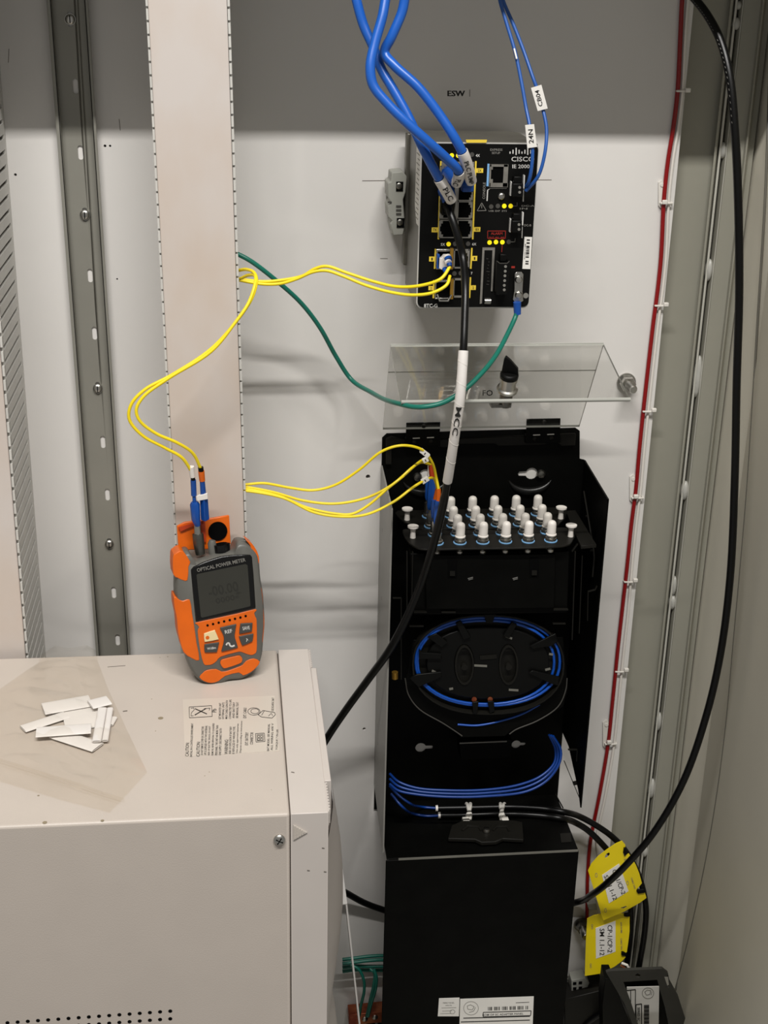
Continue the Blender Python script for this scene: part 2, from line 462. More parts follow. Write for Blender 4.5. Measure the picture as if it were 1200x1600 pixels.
# ------------------------------------------------------------------ slotted mounting rail on the left
tl = -.013
def tiltf(d, xref, zref, k):
    v = Vector((k, 0, 1)).normalized(); return Frame((xref, -d, zref), (v.z, 0, -v.x), v, (0, -1, 0))
xr0 = P(141, 500, .0); FR = tiltf(0, xr0.x, xr0.z, -.010)
rail = T('mounting_rail', 'grey slotted steel mounting rail running top to bottom left of the white trunking', 'rail')
aL, aR = FR.px(119, 500)[0], FR.px(166, 500)[0]
slots = [(118, 135), (126, 238), (141, 430), (148, 520), (161, 690), (168, 772), (178, 925), (184, 999)]
screws = [(110, 30), (133, 335), (153, 606), (171, 849)]
am = 0
hs = []
for px, py in slots + screws:
    a, c = FR.px(px, py); hs.append(rounded(a - .0021, c - .0058, a + .0021, c + .0058, .0020))
b = B(); b.prism(FR, [(aL, -.85), (aR, -.85), (aR, .9), (aL, .9)], .0004, .0014, hs); obj('web', b, 'rail_steel', rail)
for nm, x0, x1, s in (('left', aL, aL - .0035, -1), ('right', aR, aR + .0030, 1)):
    b = B(); b.fbox(FR, x0 if s > 0 else x0 - .0012, x0 + .0012 if s > 0 else x0, -.85, .9, .0014, .0090); b.fbox(FR, x0, x1, -.85, .9, .0078, .0090)
    obj('flange', b, 'rail_steel', rail, .0003)
for px, py in screws:
    a, c = FR.px(px, py); b = B()
    b.prism(FR, [(a + .0044 * math.cos(t * math.pi / 8), c + .0044 * math.sin(t * math.pi / 8)) for t in range(16)], .0014, .0020)
    screw_head(b, FR.W(a, c, .002), FR.w, .0040, .0024); s = obj('screw', b, 'steel', rail)
    b = B(); b.fbox(FR, a - .0004, a + .0004, c - .003, c + .003, .0040, .0046); obj('screw_slot', b, 'hole_black', s)

# ------------------------------------------------------------------ trunking
def trunking(F, a0, a1, depth, label, zlo, zhi, pitch, wid):
    t = T('cable_trunking', label, 'cable trunking')
    b = B(); b.fbox(F, a0 + .002, a1 - .002, zlo, zhi, .0002, .003); obj('base', b, 'trunk_comb', t)
    for s, x in ((-1, a0), (1, a1)):
        b = B(); z = zlo
        x0, x1 = (x - .0026, x - .0010) if s < 0 else (x + .0012, x + .0030)
        b.fbox(F, x0, x1, zlo, zhi, .0002, .008)
        while z < zhi:
            b.fbox(F, x0, x1, z, z + wid, .008, depth - .0012); z += pitch
        b.fbox(F, x0, x1, zlo, zhi, depth - .0055, depth - .0038)
        obj('slotted_side', b, 'trunk_comb', t)
    b = B(); b.fbox(F, a0 - .0009, a1 + .0009, zlo, zhi, depth - .0028, depth)
    obj('cover', b, 'trunk_white', t, .0008)
    return t
TD = .098
p = P(310, 400, TD); FT = tiltf(0, p.x, p.z, -.014)
tA, tB = FT.px(252, 400, TD)[0], FT.px(368, 400, TD)[0]
trunking(FT, tA + .001, tB - .001, TD, 'white slotted cable trunking with scuffed cover, standing behind the orange meter', -.90, .80, .0095, .0078)
LD = .098
p = P(38, 1000, LD); FL = tiltf(0, p.x, p.z, .002)
trunking(FL, -.075, -.001, LD, 'white trunking cut off by the left photo edge, louvred side showing', -.45, .95, .0118, .0084)

# ------------------------------------------------------------------ labels on the panel
b = B(); b.pprism(W0, [(692, 138), (734, 138), (734, 154), (692, 154)], 0, .0002)
lab = T('panel_label', 'small ESW label stuck on the panel above the black switch', 'label')
obj('sticker', b, 'panel_white', lab)
b = B()
b.text(W0, 'ESW', 712.5, 146, 27, 9, c=.0003); b.text(W0, 'ESW', 713.3, 146, 27, 9, c=.00032)
obj('lettering', b, 'ink', lab)
b = B(); b.line(W0, [(734, 140), (734, 151)], .8, .0002, .0004); obj('sticker_edge', b, 'ink_soft', lab)
lab = T('panel_label', 'small FO label on the panel behind the clear acrylic plate', 'label')
b = B(); b.pprism(W0, [(750, 606), (785, 606), (785, 622), (750, 622)], 0, .0002); obj('sticker', b, 'panel_white', lab)
b = B(); b.text(W0, 'FO', 762, 614, 16, 9, c=.0003); obj('lettering', b, 'ink', lab)

# ================================================================== network switch
SD = .100
S = wallf(SD)
sw = T('network_switch', 'black industrial network switch with yellow status lights, mounted on the panel', 'network switch')
sx0, sx1 = S.px(655.5, 350)[0], S.px(834, 350)[0]
sz0, sz1 = S.px(745, 481)[1], S.px(745, 224)[1]
TL = Frame((0, 0, sz1 - .0005), (1, 0, 0), (0, -1, 0), (0, 0, -1))
q1 = Q(795, 197, sz1); q0 = Q(634, 202, sz1)
db = .014
plan = [(sx0, SD - .002), (sx1, SD - .002), (sx1, SD - .004), (q1.x, -q1.y if -q1.y > db + .01 else db + .012), (q1.x - .004, db), (sx0 + .001, db)]
b = B(); b.prism(Frame((0, 0, 0), (1, 0, 0), (0, -1, 0), (0, 0, -1)), plan, -sz1, -sz0)
obj('housing', b, 'switch_metal', sw, .0012)
b = B(); b.prism(S, rounded(sx0 - .0005, sz0 - .0005, sx1 + .0005, sz1 + .0005, .005), -.0025, -.0008); obj('bezel', b, 'switch_rim', sw)
b = B(); b.prism(S, rounded(sx0 + .0004, sz0 + .0006, sx1 - .0002, sz1 - .0004, .0045), -.0010, 0); obj('front_panel', b, 'switch_face', sw)
b = B(); b.fbox(W0, sx0 - .0018, sx0 + .012, sz0 + .018, sz1 - .002, .010, .020); obj('mounting_bracket', b, 'switch_metal', sw, .001)
b = B(); b.pprism(S, [(728, 218.5), (761, 218.5), (760, 223), (729, 223)], -.0006, .0006); obj('top_sticker', b, 'print_yellow', sw)
# side label
LF = Frame((sx0 - .0002, 0, 0), (0, -1, 0), (0, 0, 1), (-1, 0, 0))
b = B()
lp = [(-XP(x, y, sx0).y, XP(x, y, sx0).z) for x, y in ((645.5, 223.5), (655, 226), (655.6, 340), (643.5, 322))]
b.prism(LF, [(SD - .028, sz1 - .004), (SD - .003, sz1 - .004), (SD - .003, sz0 + .065), (SD - .016, sz0 + .065), (SD - .028, sz0 + .078)], 0, .0002)
sl = obj('side_label', b, 'paper', sw)
b = B()
for i in range(14):
    b.fbox(LF, SD - .025 + (i % 2) * .006, SD - .007, sz1 - .010 - i * .0038, sz1 - .0108 - i * .0038, .0002, .0003)
obj('fine_print', b, 'print_grey', sl)
# copper ports: metal cage with stepped openings
def port(x0, y0, x1, y1, nm='ethernet_port', side=1, rim=1.6):
    b = B()
    b.pbox(S, x0, y0, x1, y0 + rim, 0, .0014); b.pbox(S, x0, y1 - rim, x1, y1, 0, .0014)
    b.pbox(S, x0, y0, x0 + rim, y1, 0, .0014); b.pbox(S, x1 - rim, y0, x1, y1, 0, .0014)
    w = (x1 - x0) * .24; h = (y1 - y0) * .20
    xa, xb = (x1 - w, x1) if side > 0 else (x0, x0 + w)
    b.pbox(S, xa, y0, xb, y0 + h, 0, .0013); b.pbox(S, xa, y1 - h, xb, y1, 0, .0013)
    xa, xb = (x1 - w * .55, x1) if side > 0 else (x0, x0 + w * .55)
    b.pbox(S, xa, y0, xb, y0 + h * 1.8, 0, .0012); b.pbox(S, xa, y1 - h * 1.8, xb, y1, 0, .0012)
    p = obj(nm, b, 'port_metal', sw)
    b = B(); b.pbox(S, x0 + rim, y0 + rim, x1 - rim, y1 - rim, 0, .0004); obj('opening', b, 'hole_black', p)
    return p
for i, (ya, yb) in enumerate(((259, 287), (288, 314), (314.5, 342), (343.5, 372))):
    k = i * .7
    port(688 - k, ya, 712.5 - k * .6, yb, side=-1); port(715.5 - k * .6, ya, 739.5 - k, yb, side=1)
b = B(); b.pprism(S, [(712.6, 254), (715.6, 254), (713.6, 372), (710.8, 372)], 0, .0014); b.pbox(S, 690, 253, 741, 259, 0, .0014); obj('port_divider', b, 'port_metal', sw)
b = B()
b.line(S, [(689, 252), (685, 374)], 2.4, 0, .0008); b.line(S, [(743.6, 252), (738.6, 374)], 2.4, 0, .0008)
b.line(S, [(680.5, 389), (679, 420)], 2.0, 0, .0008); b.line(S, [(737.4, 387.5), (735.6, 420)], 2.2, 0, .0008); b.line(S, [(678, 438), (677, 466)], 2.0, 0, .0008); b.line(S, [(735.2, 433.5), (733.6, 465.5)], 2.2, 0, .0008)
for x0, y0, x1, y1 in ((743.5, 263, 755, 270), (674.5, 355.5, 684, 363), (740.5, 355, 750.5, 362), (670.5, 401, 679, 408.5), (737, 400, 745.6, 407.5), (669.5, 447, 677.5, 453.5), (735, 446, 743.5, 453)):
    b.pbox(S, x0, y0, x1, y1, 0, .0003)
ys = obj('port_markings', b, 'print_yellow', sw)
b = B()
for t_, x, y in (('2X', 749.5, 266.5), ('7X', 679.5, 359.2), ('8X', 746, 358.5), ('1', 675, 404.8), ('1', 741.6, 403.8), ('2', 673.6, 450.3), ('2', 739.4, 449.6)):
    b.text(S, t_, x, y, 6 if len(t_) > 1 else 2.2, 4.2, c=.0004)
obj('lettering', b, 'ink', ys)
# lights
for x, y, on in ((706, 243, 1), (716, 243, 1), (737.5, 241.6, 0), (701, 381.5, 1), (711, 381, 0), (731.5, 381, 0), (767.5, 323, 0), (778, 322, 0), (788, 322, 1), (798, 322, 1), (765, 379, 1), (775, 378.3, 1), (785, 378.5, 1), (795, 378, 0), (710, 427.5, 0), (720, 427, 0)):
    b = B(); b.disc(S, x, y, 3.5, 0, .0005); obj('status_light', b, 'led_yellow' if on else 'led_off', sw)
# lettering
b = B()
for t_, x, y, w, h, r in (('4X', 746.5, 243, 6.5, 4.2, 0), ('5X', 692, 382, 6.5, 4.2, 0), ('6X', 741, 381.5, 6.5, 4, 0), ('8TC-G', 673, 477.6, 21, 6, 0), ('CISCO', 817, 248.6, 36, 7.4, 0), ('IE 2000', 814, 260, 27, 6, 0), ('7', 737, 427, 2.4, 4, 0)):
    b = B(); b.text(S, t_, x, y, w, h, r, c=.0003); obj('lettering', b, 'print_white', sw)
b = B()
for i, (x, y0, y1) in enumerate(((608, 180, 215), (657, 150, 215), (709, 118, 235), (758, 150, 215), (806, 180, 215), (855, 150, 215), (903, 118, 235), (952, 150, 215), (1000, 180, 215))):
    X_ = 740 + x / 10.66; b.line(S, [(X_, 220 + y0 / 10.66), (X_ - .1, 220 + y1 / 10.66)], 1.7, 0, .0003)
obj('logo_bars', b, 'print_white', sw)
b = B()
for t_, x, y, w, h, r in (('EXPRESS', 775.5, 234, 19, 3.6, 0), ('SETUP', 775, 239, 13, 3.4, 0), ('CONSOLE', 756.3, 298, 26, 4, 88), ('USB', 767.5, 329.6, 8, 2.6, 0), ('EXP', 777.5, 329.6, 7.5, 2.6, 0), ('SYS', 788, 329.6, 8, 2.6, 0), ('DC-B', 824.5, 352, 11, 3.4, 0), ('DC-A', 825, 321.5, 20, 2.6, 0), ('IN', 818, 326, 12, 2.6, 0)):
    b.text(S, t_, x, y, w, h, r, c=.0003)
b.line(S, [(745.5, 329.5), (752.8, 317), (759.7, 329), (745.5, 329.5)], .9, 0, .0003); b.line(S, [(752.7, 320.5), (752.7, 325.5)], 1, 0, .0003)
b.line(S, [(801, 322), (808, 322), (808, 316.5)], .8, 0, .0003); b.line(S, [(798, 378), (804.5, 378), (805, 372.5)], .8, 0, .0003)
b.disc(S, 821.6, 462, 4.2, 0, .0003)
obj('fine_print', b, 'print_grey', sw)
b = B(); b.line(S, [(762, 361), (790, 361), (789.5, 372.6), (762, 372.6)], .9, 0, .0003, closed=True); b.text(S, 'ALARM', 776, 364.8, 18, 4, c=.0003); b.text(S, 'OUT  IN1  IN2', 776, 371, 24, 2.4, c=.00035); b.line(S, [(784.6, 383), (784, 394)], .9, 0, .0003)
b.pbox(S, 799, 416, 804.5, 419, 0, .0003)
obj('alarm_markings', b, 'print_red', sw)
# fibre cages
for (x0, y0, x1, y1) in ((682, 389.5, 703.5, 421), (680, 437.5, 704, 467.5)):
    b = B()
    b.pbox(S, x0, y0, x1, y0 + 3.5, 0, .004); b.pbox(S, x0, y1 - 2, x1, y1, 0, .004); b.pbox(S, x0, y0, x0 + 1.6, y1, 0, .004)
    cg = obj('fibre_cage', b, 'steel', sw, .0003)
    b = B(); b.pbox(S, x0 + 1.5, y0 + 3, x1, y1 - 2, 0, .0006); obj('opening', b, 'hole_black', cg)
    b = B(); b.pbox(S, x1 - .5, y0 - 1, x1 + 4.5, y1, 0, .0032); obj('latch_spring', b, 'gold', cg)
port(708.5, 389.5, 733.5, 419.5, 'empty_port', 1, 2.2); port(707, 435, 732, 465, 'empty_port', 1, 3.0)
b = B(); b.tube([P(683, 460, .104), P(687, 470, .106), P(700, 470, .106), P(705, 461, .104)], .0008, 8); obj('bail_latch', b, 'steel', sw)
# console port
b = B()
for q in ((764.7, 257, 793.6, 260.5), (764.7, 286, 793.6, 292.5), (786.5, 257, 793.6, 292), (764.7, 257, 767, 292)): b.pbox(S, *q, 0, .0016)
b.pbox(S, 765, 260, 770, 265, 0, .0014); b.pbox(S, 765, 280, 770, 287, 0, .0014)
cp = obj('console_port', b, 'port_metal', sw)
b = B(); b.pbox(S, 766, 260, 787, 286.5, 0, .0005); obj('opening', b, 'hole_black', cp)
b = B(); b.line(S, [(763.3, 256), (761.6, 291)], 3, 0, .0006); obj('marking', b, 'blue_light', cp)
b = B(); b.line(S, [(762, 297), (761, 314)], 1.6, 0, .0006); b.line(S, [(762, 297), (766, 294.5), (792, 294.5)], .7, 0, .0004); obj('cover_edge', b, 'print_white', sw)
b = B(); screw_head(b, S.W(*S.px(783.3, 306.5), 0), S.w, .0030, .0022, 14); obj('screw', b, 'steel', sw)
# power terminals
for (x0, y0, x1, y1, ly0, ly1, ry0, ry1) in ((801, 287, 817.5, 308, 284, 306, 274, 315), (800, 345, 815.5, 364, 342, 363, 332, 372)):
    b = B(); b.pbox(S, x0, y0, x1, y1, 0, .010); b.pbox(S, x0 + 2, y0 - 11, x1 - 2, y0, 0, .007)
    t_ = obj('power_terminal', b, 'black_plastic', sw, .0006)
    b = B(); b.line(S, [(x0 - 1.8, ly0), (x0 - 3, ly1)], 1.5, 0, .004); b.line(S, [(x1 + 2, ry0), (x1 + .8, (ry0 + ry1) / 2)], 1.9, 0, .004); b.line(S, [(x1 + .8, (ry0 + ry1) / 2), (x1 + .2, ry1)], .7, 0, .003)
    obj('retainer', b, 'print_white', t_)
    b = B(); b.disc(S, x0 + 11, y0 + 6, 2.1, .010, .0105); b.disc(S, x0 + 11, y0 + 13.5, 2.1, .010, .0105); obj('clamp_screw', b, 'print_grey', t_)
# barcode sticker
b = B(); b.pprism(S, [(819.5, 370), (831.5, 370.5), (828.6, 420.5), (816.2, 420)], 0, .0003); bs = obj('barcode_sticker', b, 'paper', sw)
b = B()
for y, h in ((374, 2.2), (378.5, 2.6), (384, 3.6), (388.5, 1.4), (391, 2), (394, 3), (398, 1), (400.5, 2.2), (407.5, 2), (411, 2.2)):
    b.line(S, [(825.6 - (y - 374) * .06, y), (825.5 - (y - 374) * .06, y + h)], 5, .0003, .0004)
b.text(S, 'FDO2017Y1J0B', 820.6, 393, 24, 2.2, 87, c=.0004)
obj('print', b, 'ink', bs)
# memory-card slot
b = B(); b.pprism(S, [(754, 387), (773.5, 387), (769.5, 455), (767, 455), (769.5, 391), (757, 391), (753, 474), (749.6, 475)], 0, .0012)
ms = obj('card_slot', b, 'port_metal', sw)
b = B(); a = [(755.5, 474)] + [(764 + 7.2 * math.cos(t), 395.5 - 6.5 * math.sin(t)) for t in [math.pi * (1 - i / 8) for i in range(9)]] + [(768, 455), (767.5, 474)]
b.pprism(S, a, 0, .0009); obj('card_door', b, 'black_plastic', ms)
b = B(); b.tube([P(757, 470.5, .102), P(766.5, 470.5, .102)], .0024, 12); obj('door_latch', b, 'steel', ms)
b = B()
for i in range(9): b.line(S, [(760 + (i * 7) % 4, 404 + i * 5), (763 + (i * 5) % 3, 404.5 + i * 5)], .6, .0009, .0010)
obj('embossing', b, 'led_off', ms)
# alarm terminal
b = B(); b.pprism(S, [(776.5, 408), (781, 411), (792.5, 411), (796, 408), (797, 412), (793.5, 461), (775, 461)], 0, .009); b.pbox(S, 781.6, 397.5, 791.5, 409, 0, .006)
at = obj('alarm_terminal', b, 'black_plastic', sw, .0005)
b = B(); b.line(S, [(776.5, 408), (781, 411.5), (792.5, 411.5), (796, 408)], 1.2, .009, .0094); obj('terminal_edge', b, 'led_off', at)
for x, y in ((790, 416.6), (789.5, 423.8), (789, 431), (788.6, 438.6), (788, 446), (788, 453)):
    b = B(); b.disc(S, x, y, 2.2, .009, .0095, 8); obj('clamp_screw', b, 'print_grey', at)

# end clamp on the rail behind the switch
cl = T('rail_clamp', 'grey plastic end clamp on the rail at the left of the black switch', 'clamp')
CF = wallf(.030)
b = B(); b.pprism(CF, [(612, 270), (630, 268), (636, 276), (634, 300), (630, 312), (633, 352), (630, 367), (614, 368), (610, 350), (613, 345), (607, 340), (606, 322), (611, 316), (606, 308), (606, 286), (611, 284)], -.024, 0)
obj('body', b, 'clamp_grey', cl, .0008)
for q in ((619, 284, 630, 299), (620, 341, 632, 356)):
    b = B(); b.pbox(CF, *q, -.001, .0006); s_ = obj('screw_well', b, 'hole_black', cl)
    b = B(); screw_head(b, CF.W(*CF.px((q[0] + q[2]) / 2 - 1, (q[1] + q[3]) / 2 - 1), .0005), CF.w, .0026, .001); obj('screw', b, 'steel_dark', s_)
b = B()
for y in (321, 327, 333): b.pbox(CF, 619, y, 627, y + 3, -.0004, .0006)
b.pbox(CF, 606, 315, 612, 317.5, -.001, .0006)
obj('slot', b, 'led_off', cl)
b = B(); b.fbox(W0, P(604, 318, .005).x, sx1 - .02, P(620, 332, .005).z, P(620, 304, .005).z, .0005, .0060)
tag(obj('din_rail', b, 'bar_grey', None, .0005), 'short steel mounting strip hidden behind the switch and its clamp', 'rail')

# ================================================================== distribution box (black steel cabinet on the panel)
BD, LDp = .088, .097
bx0, bx1 = P(597, 680, 0).x, .3245
zt = P(750, 673, 0).z
zc = P(755, 1335, LDp).z
box = T('distribution_box', 'black wall-mounted fibre distribution box with open upper half and closed lower cover', 'distribution box')
def circ(F, px, py, r, n=16, c=0):
    a, q = F.px(px, py, c); return [(a + r * math.cos(2 * math.pi * k / n), q + r * math.sin(2 * math.pi * k / n)) for k in range(n)]
def keyhole(F, px, py, r, tail, c=0):
    a, q = F.px(px, py, c); pts = []
    s = 1 if tail > 0 else -1
    for k in range(14):
        t = math.radians(25) + math.radians(310) * k / 13
        pts.append((a + s * r * math.cos(t), q + r * math.sin(t)))
    pts += [(a + s * (r + abs(tail)), q - r * .38), (a + s * (r + abs(tail) + .0012), q), (a + s * (r + abs(tail)), q + r * .38)]
    return pts
b = B()
out = [(bx0, .652), (bx1, .652), (bx1, P(905, 718, 0).z), (P(905, 716, 0).x, P(905, 716, 0).z), (P(905, 674, 0).x, zt - .001), (P(905, 668, 0).x - .004, zt + .002), (bx0 + .004, zt - .001), (bx0, zt - .005)]
b.prism(W0, out, .0004, .0018, [keyhole(W0, 830, 739, .0058, -.006), keyhole(W0, 664, 741, .0056, -.004), keyhole(W0, 657, 1167, .0055, .006), keyhole(W0, 806, 1162, .0048, .004)])
obj('back_plate', b, 'black_box', box)
b = B()
b.pprism(wallf(.006), [(603, 726), (603, 686), (612, 683), (640, 690), (900, 678), (899, 696), (878, 697), (868, 690), (858, 691), (850, 695), (780, 697), (773, 693), (720, 694), (712, 698), (690, 699), (680, 696), (622, 693), (612, 700), (612, 726)], -.004, 0)
obj('top_flange', b, 'black_edge', box, .0004)
for px, py in ((829, 739), (664, 741)):
    a, q = W0.px(px, py); b = B(); ring = [(a + .021 * math.cos(math.radians(t)), -.0012, q - .002 + .016 * math.sin(math.radians(t))) for t in range(195, 346, 10)]
    b.tube(ring, [.0005 + .0042 * math.sin(math.pi * i_ / (len(ring) - 1)) for i_ in range(len(ring))], 12); obj('mounting_dimple', b, 'dimple_black', box)
b = B(); e0 = P(952, 780, BD)
for s, x, nm, m in ((-1, bx0, 'side_panel', 'box_side_sheen'), (1, bx1, 'side_panel', 'black_box')):
    SF = Frame((x, 0, 0), (0, -1, 0), (0, 0, 1), (1, 0, 0))
    ztop = P(905, 718, 0).z if s > 0 else P(597, 726, 0).z
    zd = e0.z if s > 0 else P(612, 796, BD).z
    pts = [(.0018, ztop), (BD, zd), (BD, P(940, 1190, BD).z if s > 0 else .50), (BD - .010, .665 if s > 0 else .50), (.0018, .665 if s > 0 else .50)]
    if s < 0: pts = [(.0018, ztop), (BD, zd), (BD, P(604, 1332, BD).z), (.0018, P(590, 1222, 0).z)]
    if s > 0: pts = [(.0018, ztop), (BD, zd), (BD, P(905, 1262, BD).z), (BD - .012, P(905, 1262, BD).z + .012), (.030, .735), (.0018, .735)]
    hs = []
    if s < 0:
        for py, d_ in ((812, .012), (838, .026), (942, .03), (970, .02), (1150, .02), (1170, .03), (1200, .02)):
            q = P(606, py, .04).z; hs.append([(d_ - .0008, q - .002), (d_ + .0008, q - .002), (d_ + .0008, q + .002), (d_ - .0008, q + .002)])
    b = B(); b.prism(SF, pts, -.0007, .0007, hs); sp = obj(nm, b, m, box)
    if s < 0: sp['label'] = 'left side panel, grazing sheen painted as grey'
# hinges at the top
for (xa, xb, ya, yb) in ((635, 688, 661, 686), (823, 876, 655, 681)):
    HF = wallf(.012)
    b = B(); b.pprism(HF, [(xa, ya), (xb, ya - 1), (xb - 1, yb), (xa - 1, yb + 1)], -.0015, 0)
    b.pprism(wallf(.010), [(xa - 2, yb - 1), (xb, yb - 2), (xb, yb + 11), (xa - 2, yb + 12)], -.006, 0)
    h = obj('hinge', b, 'black_box', box, .0003)
    for x_, y_ in ((xa + 12, yb + 4), (xa + 38, yb + 3), (xa + 27, ya + 4)):
        b = B(); screw_head(b, P(x_, y_, .0098 if y_ > ya + 8 else .012), (0, -1, 0), .0022, .0016, 12); obj('rivet', b, 'black_edge', h)
    b = B(); b.line(HF, [(xa + 10, yb - 1), (xa + 21, yb - 1.5)], 1.4, 0, .0004); b.line(HF, [(xa + 32, yb - 2), (xa + 43, yb - 2.5)], 1.4, 0, .0004); obj('hinge_gap', b, 'print_white', h)
for px, py in ((652, 745), (845, 740)):
    b = B(); screw_head(b, P(px, py, .0022), (0, -1, 0), .0044, .004, 12); obj('screw', b, 'steel_dark', box)
# adapter plates
zp = P(789, 846, .08).z
LV = levelf(zp)
def smoothpoly(pts, k=4):
    v = [Vector((x, y, 0)) for x, y in pts]; n = len(v); out = []
    for i in range(n):
        p0, p1, p2, p3 = v[i - 1], v[i], v[(i + 1) % n], v[(i + 2) % n]
        for j in range(k):
            t = j / k
            q = 0.5 * ((2 * p1) + (p2 - p0) * t + (2 * p0 - 5 * p1 + 4 * p2 - p3) * t * t + (3 * p1 - p0 - 3 * p2 + p3) * t ** 3); out.append((q.x, q.y))
    return out
for nm, pts in (('adapter_plate', [(622, 797), (700, 794), (800, 793), (878, 793), (884, 806), (876, 816), (862, 824), (800, 825), (720, 826), (664, 827), (645, 821), (628, 812)]),
                ('adapter_plate', [(629, 828), (645, 827), (700, 828), (800, 827), (880, 824), (898, 830), (896, 842), (880, 853), (800, 856), (720, 857), (664, 858), (645, 852), (634, 842)])):
    b = B(); b.prism(LV, LV.poly(smoothpoly(pts, 3)), -.0016, 0); obj(nm, b, 'black_edge', box, .0003)
b = B(); b.pprism(LV, [(884, 798), (899, 797), (932, 851), (908, 853), (896, 828)], -.004, -.001); obj('plate_bracket', b, 'black_edge', box, .0003)
rowd = [-Q(839, 803.6, zp).y, -Q(845.5, 819, zp).y, -Q(854, 832, zp).y, -Q(860.5, 844.7, zp).y]
rowx = [Q(839, 803.6, zp).x, Q(845.5, 819, zp).x, Q(854, 832, zp).x, Q(860.5, 844.7, zp).x]
STEP = .0204
def base(r, c): return Vector((rowx[r] - STEP * (5 - c) * (1 - .0), -rowd[r], zp))
for r in range(4):
    for c in range(6):
        o_ = base(r, c)
        b = B(); b.lathe(o_, (0, 0, 1), [(.0052, .0006), (.0052, .0030), (.0046, .0034), (.0040, .0034), (.0040, .0052)], 12)
        b.lathe(o_ + Vector((0, 0, -.0016)), (0, 0, -1), [(.0050, 0), (.0052, .0012), (.0030, .0035), (.0022, .0050), (.0036, .0060), (.0036, .0085)], 12)
        ad = obj('adapter', b, 'steel', box)
        b = B(); b.lathe(o_, (0, 0, 1), [(.0059, .0), (.0059, .0007), (.0050, .0007)], 20); obj('blue_gasket', b, 'blue_light', ad)
for px, py in ((636, 812), (645, 840), (876, 810), (891.5, 838)):
    o_ = Q(px, py, zp); b = B(); b.lathe(o_, (0, 0, 1), [(.0026, 0), (.0022, .006), (.0026, .0085), (.0050, .0100), (.0050, .0112), (.0010, .0104)], 18); obj('push_pin', b, 'cap_white', box)
    
# cassette below the plates
CFc = wallf(.086)
b = B(); b.pprism(CFc, [(641, 865), (890, 862), (887, 958), (646, 961)], -.030, -.004)
ca = obj('cassette', b, 'black_box', box, .001)
b = B(); b.pprism(CFc, [(664, 868), (868, 866), (866, 950), (666, 952)], -.004, 0); cdn = obj('cassette_door', b, 'black_box', ca, .0006)
for xx, yy in ((707, 873), (835, 872)):
    b = B(); b.pprism(CFc, [(xx - 7, yy), (xx + 7, yy), (xx + 7, yy + 30), (xx - 7, yy + 30)], 0, .0006); obj('latch_recess', b, 'hole_black', cdn)
    b = B(); b.pprism(CFc, [(xx - 4, yy + 20), (xx + 4, yy + 20), (xx + 4, yy + 27), (xx - 4, yy + 27)], .0006, .002); obj('latch', b, 'black_edge', cdn)
for xx, yy in ((735, 903), (805, 903)):
    b = B(); b.line(CFc, [(xx - 4, yy + 1.2), (xx + 4, yy - 1)], 1.3, .0005, .001); b.line(CFc, [(xx - 3, yy + 3.2), (xx + 4, yy + 1.2)], 1.0, .0005, .001)
    obj('screw', b, 'steel', cdn)
# inner side rails and brackets
def rl(*a):
    b = B(); b.line(*a); obj('inner_rail', b, 'black_edge', box)
rl(CFc, [(636, 862), (636, 970)], 1.6, -.006, -.004); rl(CFc, [(645, 862), (643, 958)], 1.4, -.003, -.001); rl(CFc, [(894, 862), (903, 850)], 1.4, -.003, -.001); rl(CFc, [(899, 862), (894, 1000)], 1.5, -.003, -.001); rl(CFc, [(910, 868), (905, 990)], 1.0, -.003, -.001)
rl(CFc, [(647, 957), (667, 957)], 1.6, -.003, 0); rl(CFc, [(865, 953), (888, 953)], 1.6, -.003, 0); rl(CFc, [(640, 979), (662, 979)], 1.4, -.003, -.001); rl(CFc, [(864, 975), (884, 975)], 1.4, -.003, -.001)
rl(CFc, [(614, 935), (627, 935), (627, 1062)], 1.2, -.003, -.001); rl(CFc, [(690, 957), (712, 957)], 1.8, -.003, -.001)
rl(CFc, [(919, 925), (930, 922), (933, 916)], 1.2, -.003, -.001); rl(CFc, [(918, 970), (919, 926)], 1.0, -.003, -.001)
b = B(); SFr = Frame((bx1 - .0009, 0, 0), (0, -1, 0), (0, 0, 1), (-1, 0, 0))
zl = .985
for q in ([(.030, zl + .006), (.074, zl - .012)], ):
    b.tube([(bx1 - .004, -.022, zl + .018), (bx1 - .004, -.070, zl - .020), (bx1 - .004, -.074, zl - .026), (bx1 - .004, -.074, zl - .045)], .0008, 6)
    b.tube([(bx1 - .004, -.034, zl - .002), (bx1 - .001, -.034, zl - .002)], .0012, 6); b.tube([(bx1 - .004, -.058, zl - .026), (bx1 - .001, -.058, zl - .026)], .0012, 6)
obj('side_loop', b, 'black_edge', box)
b = B(); b.tube([P(617, 1050, .05), P(617, 1060, .05)], .0030, 12)
obj('brass_stud', b, 'gold', box)
b = B(); b.pprism(wallf(.030), [(718, 1160), (800, 1156), (797, 1184), (720, 1187)], -.020, 0); b.pprism(wallf(.032), [(718, 1159), (798, 1156), (798, 1159), (718, 1162)], -.010, 0); lb = obj('lower_bracket', b, 'black_box', box, .0004)
b = B(); b.line(wallf(.033), [(718, 1161.5), (792, 1158.5)], 1.8, 0, .0004); obj('bracket_edge', b, 'print_grey', box)
b = B(); b.line(CFc, [(882, 1190), (905, 1246)], 1.2, -.02, -.018); b.line(CFc, [(888, 1172), (902, 1172), (901, 1190)], 1.2, -.02, -.018); b.line(CFc, [(896, 1226), (906, 1224)], 3, -.02, -.016); obj('lower_latch', b, 'black_edge', box)
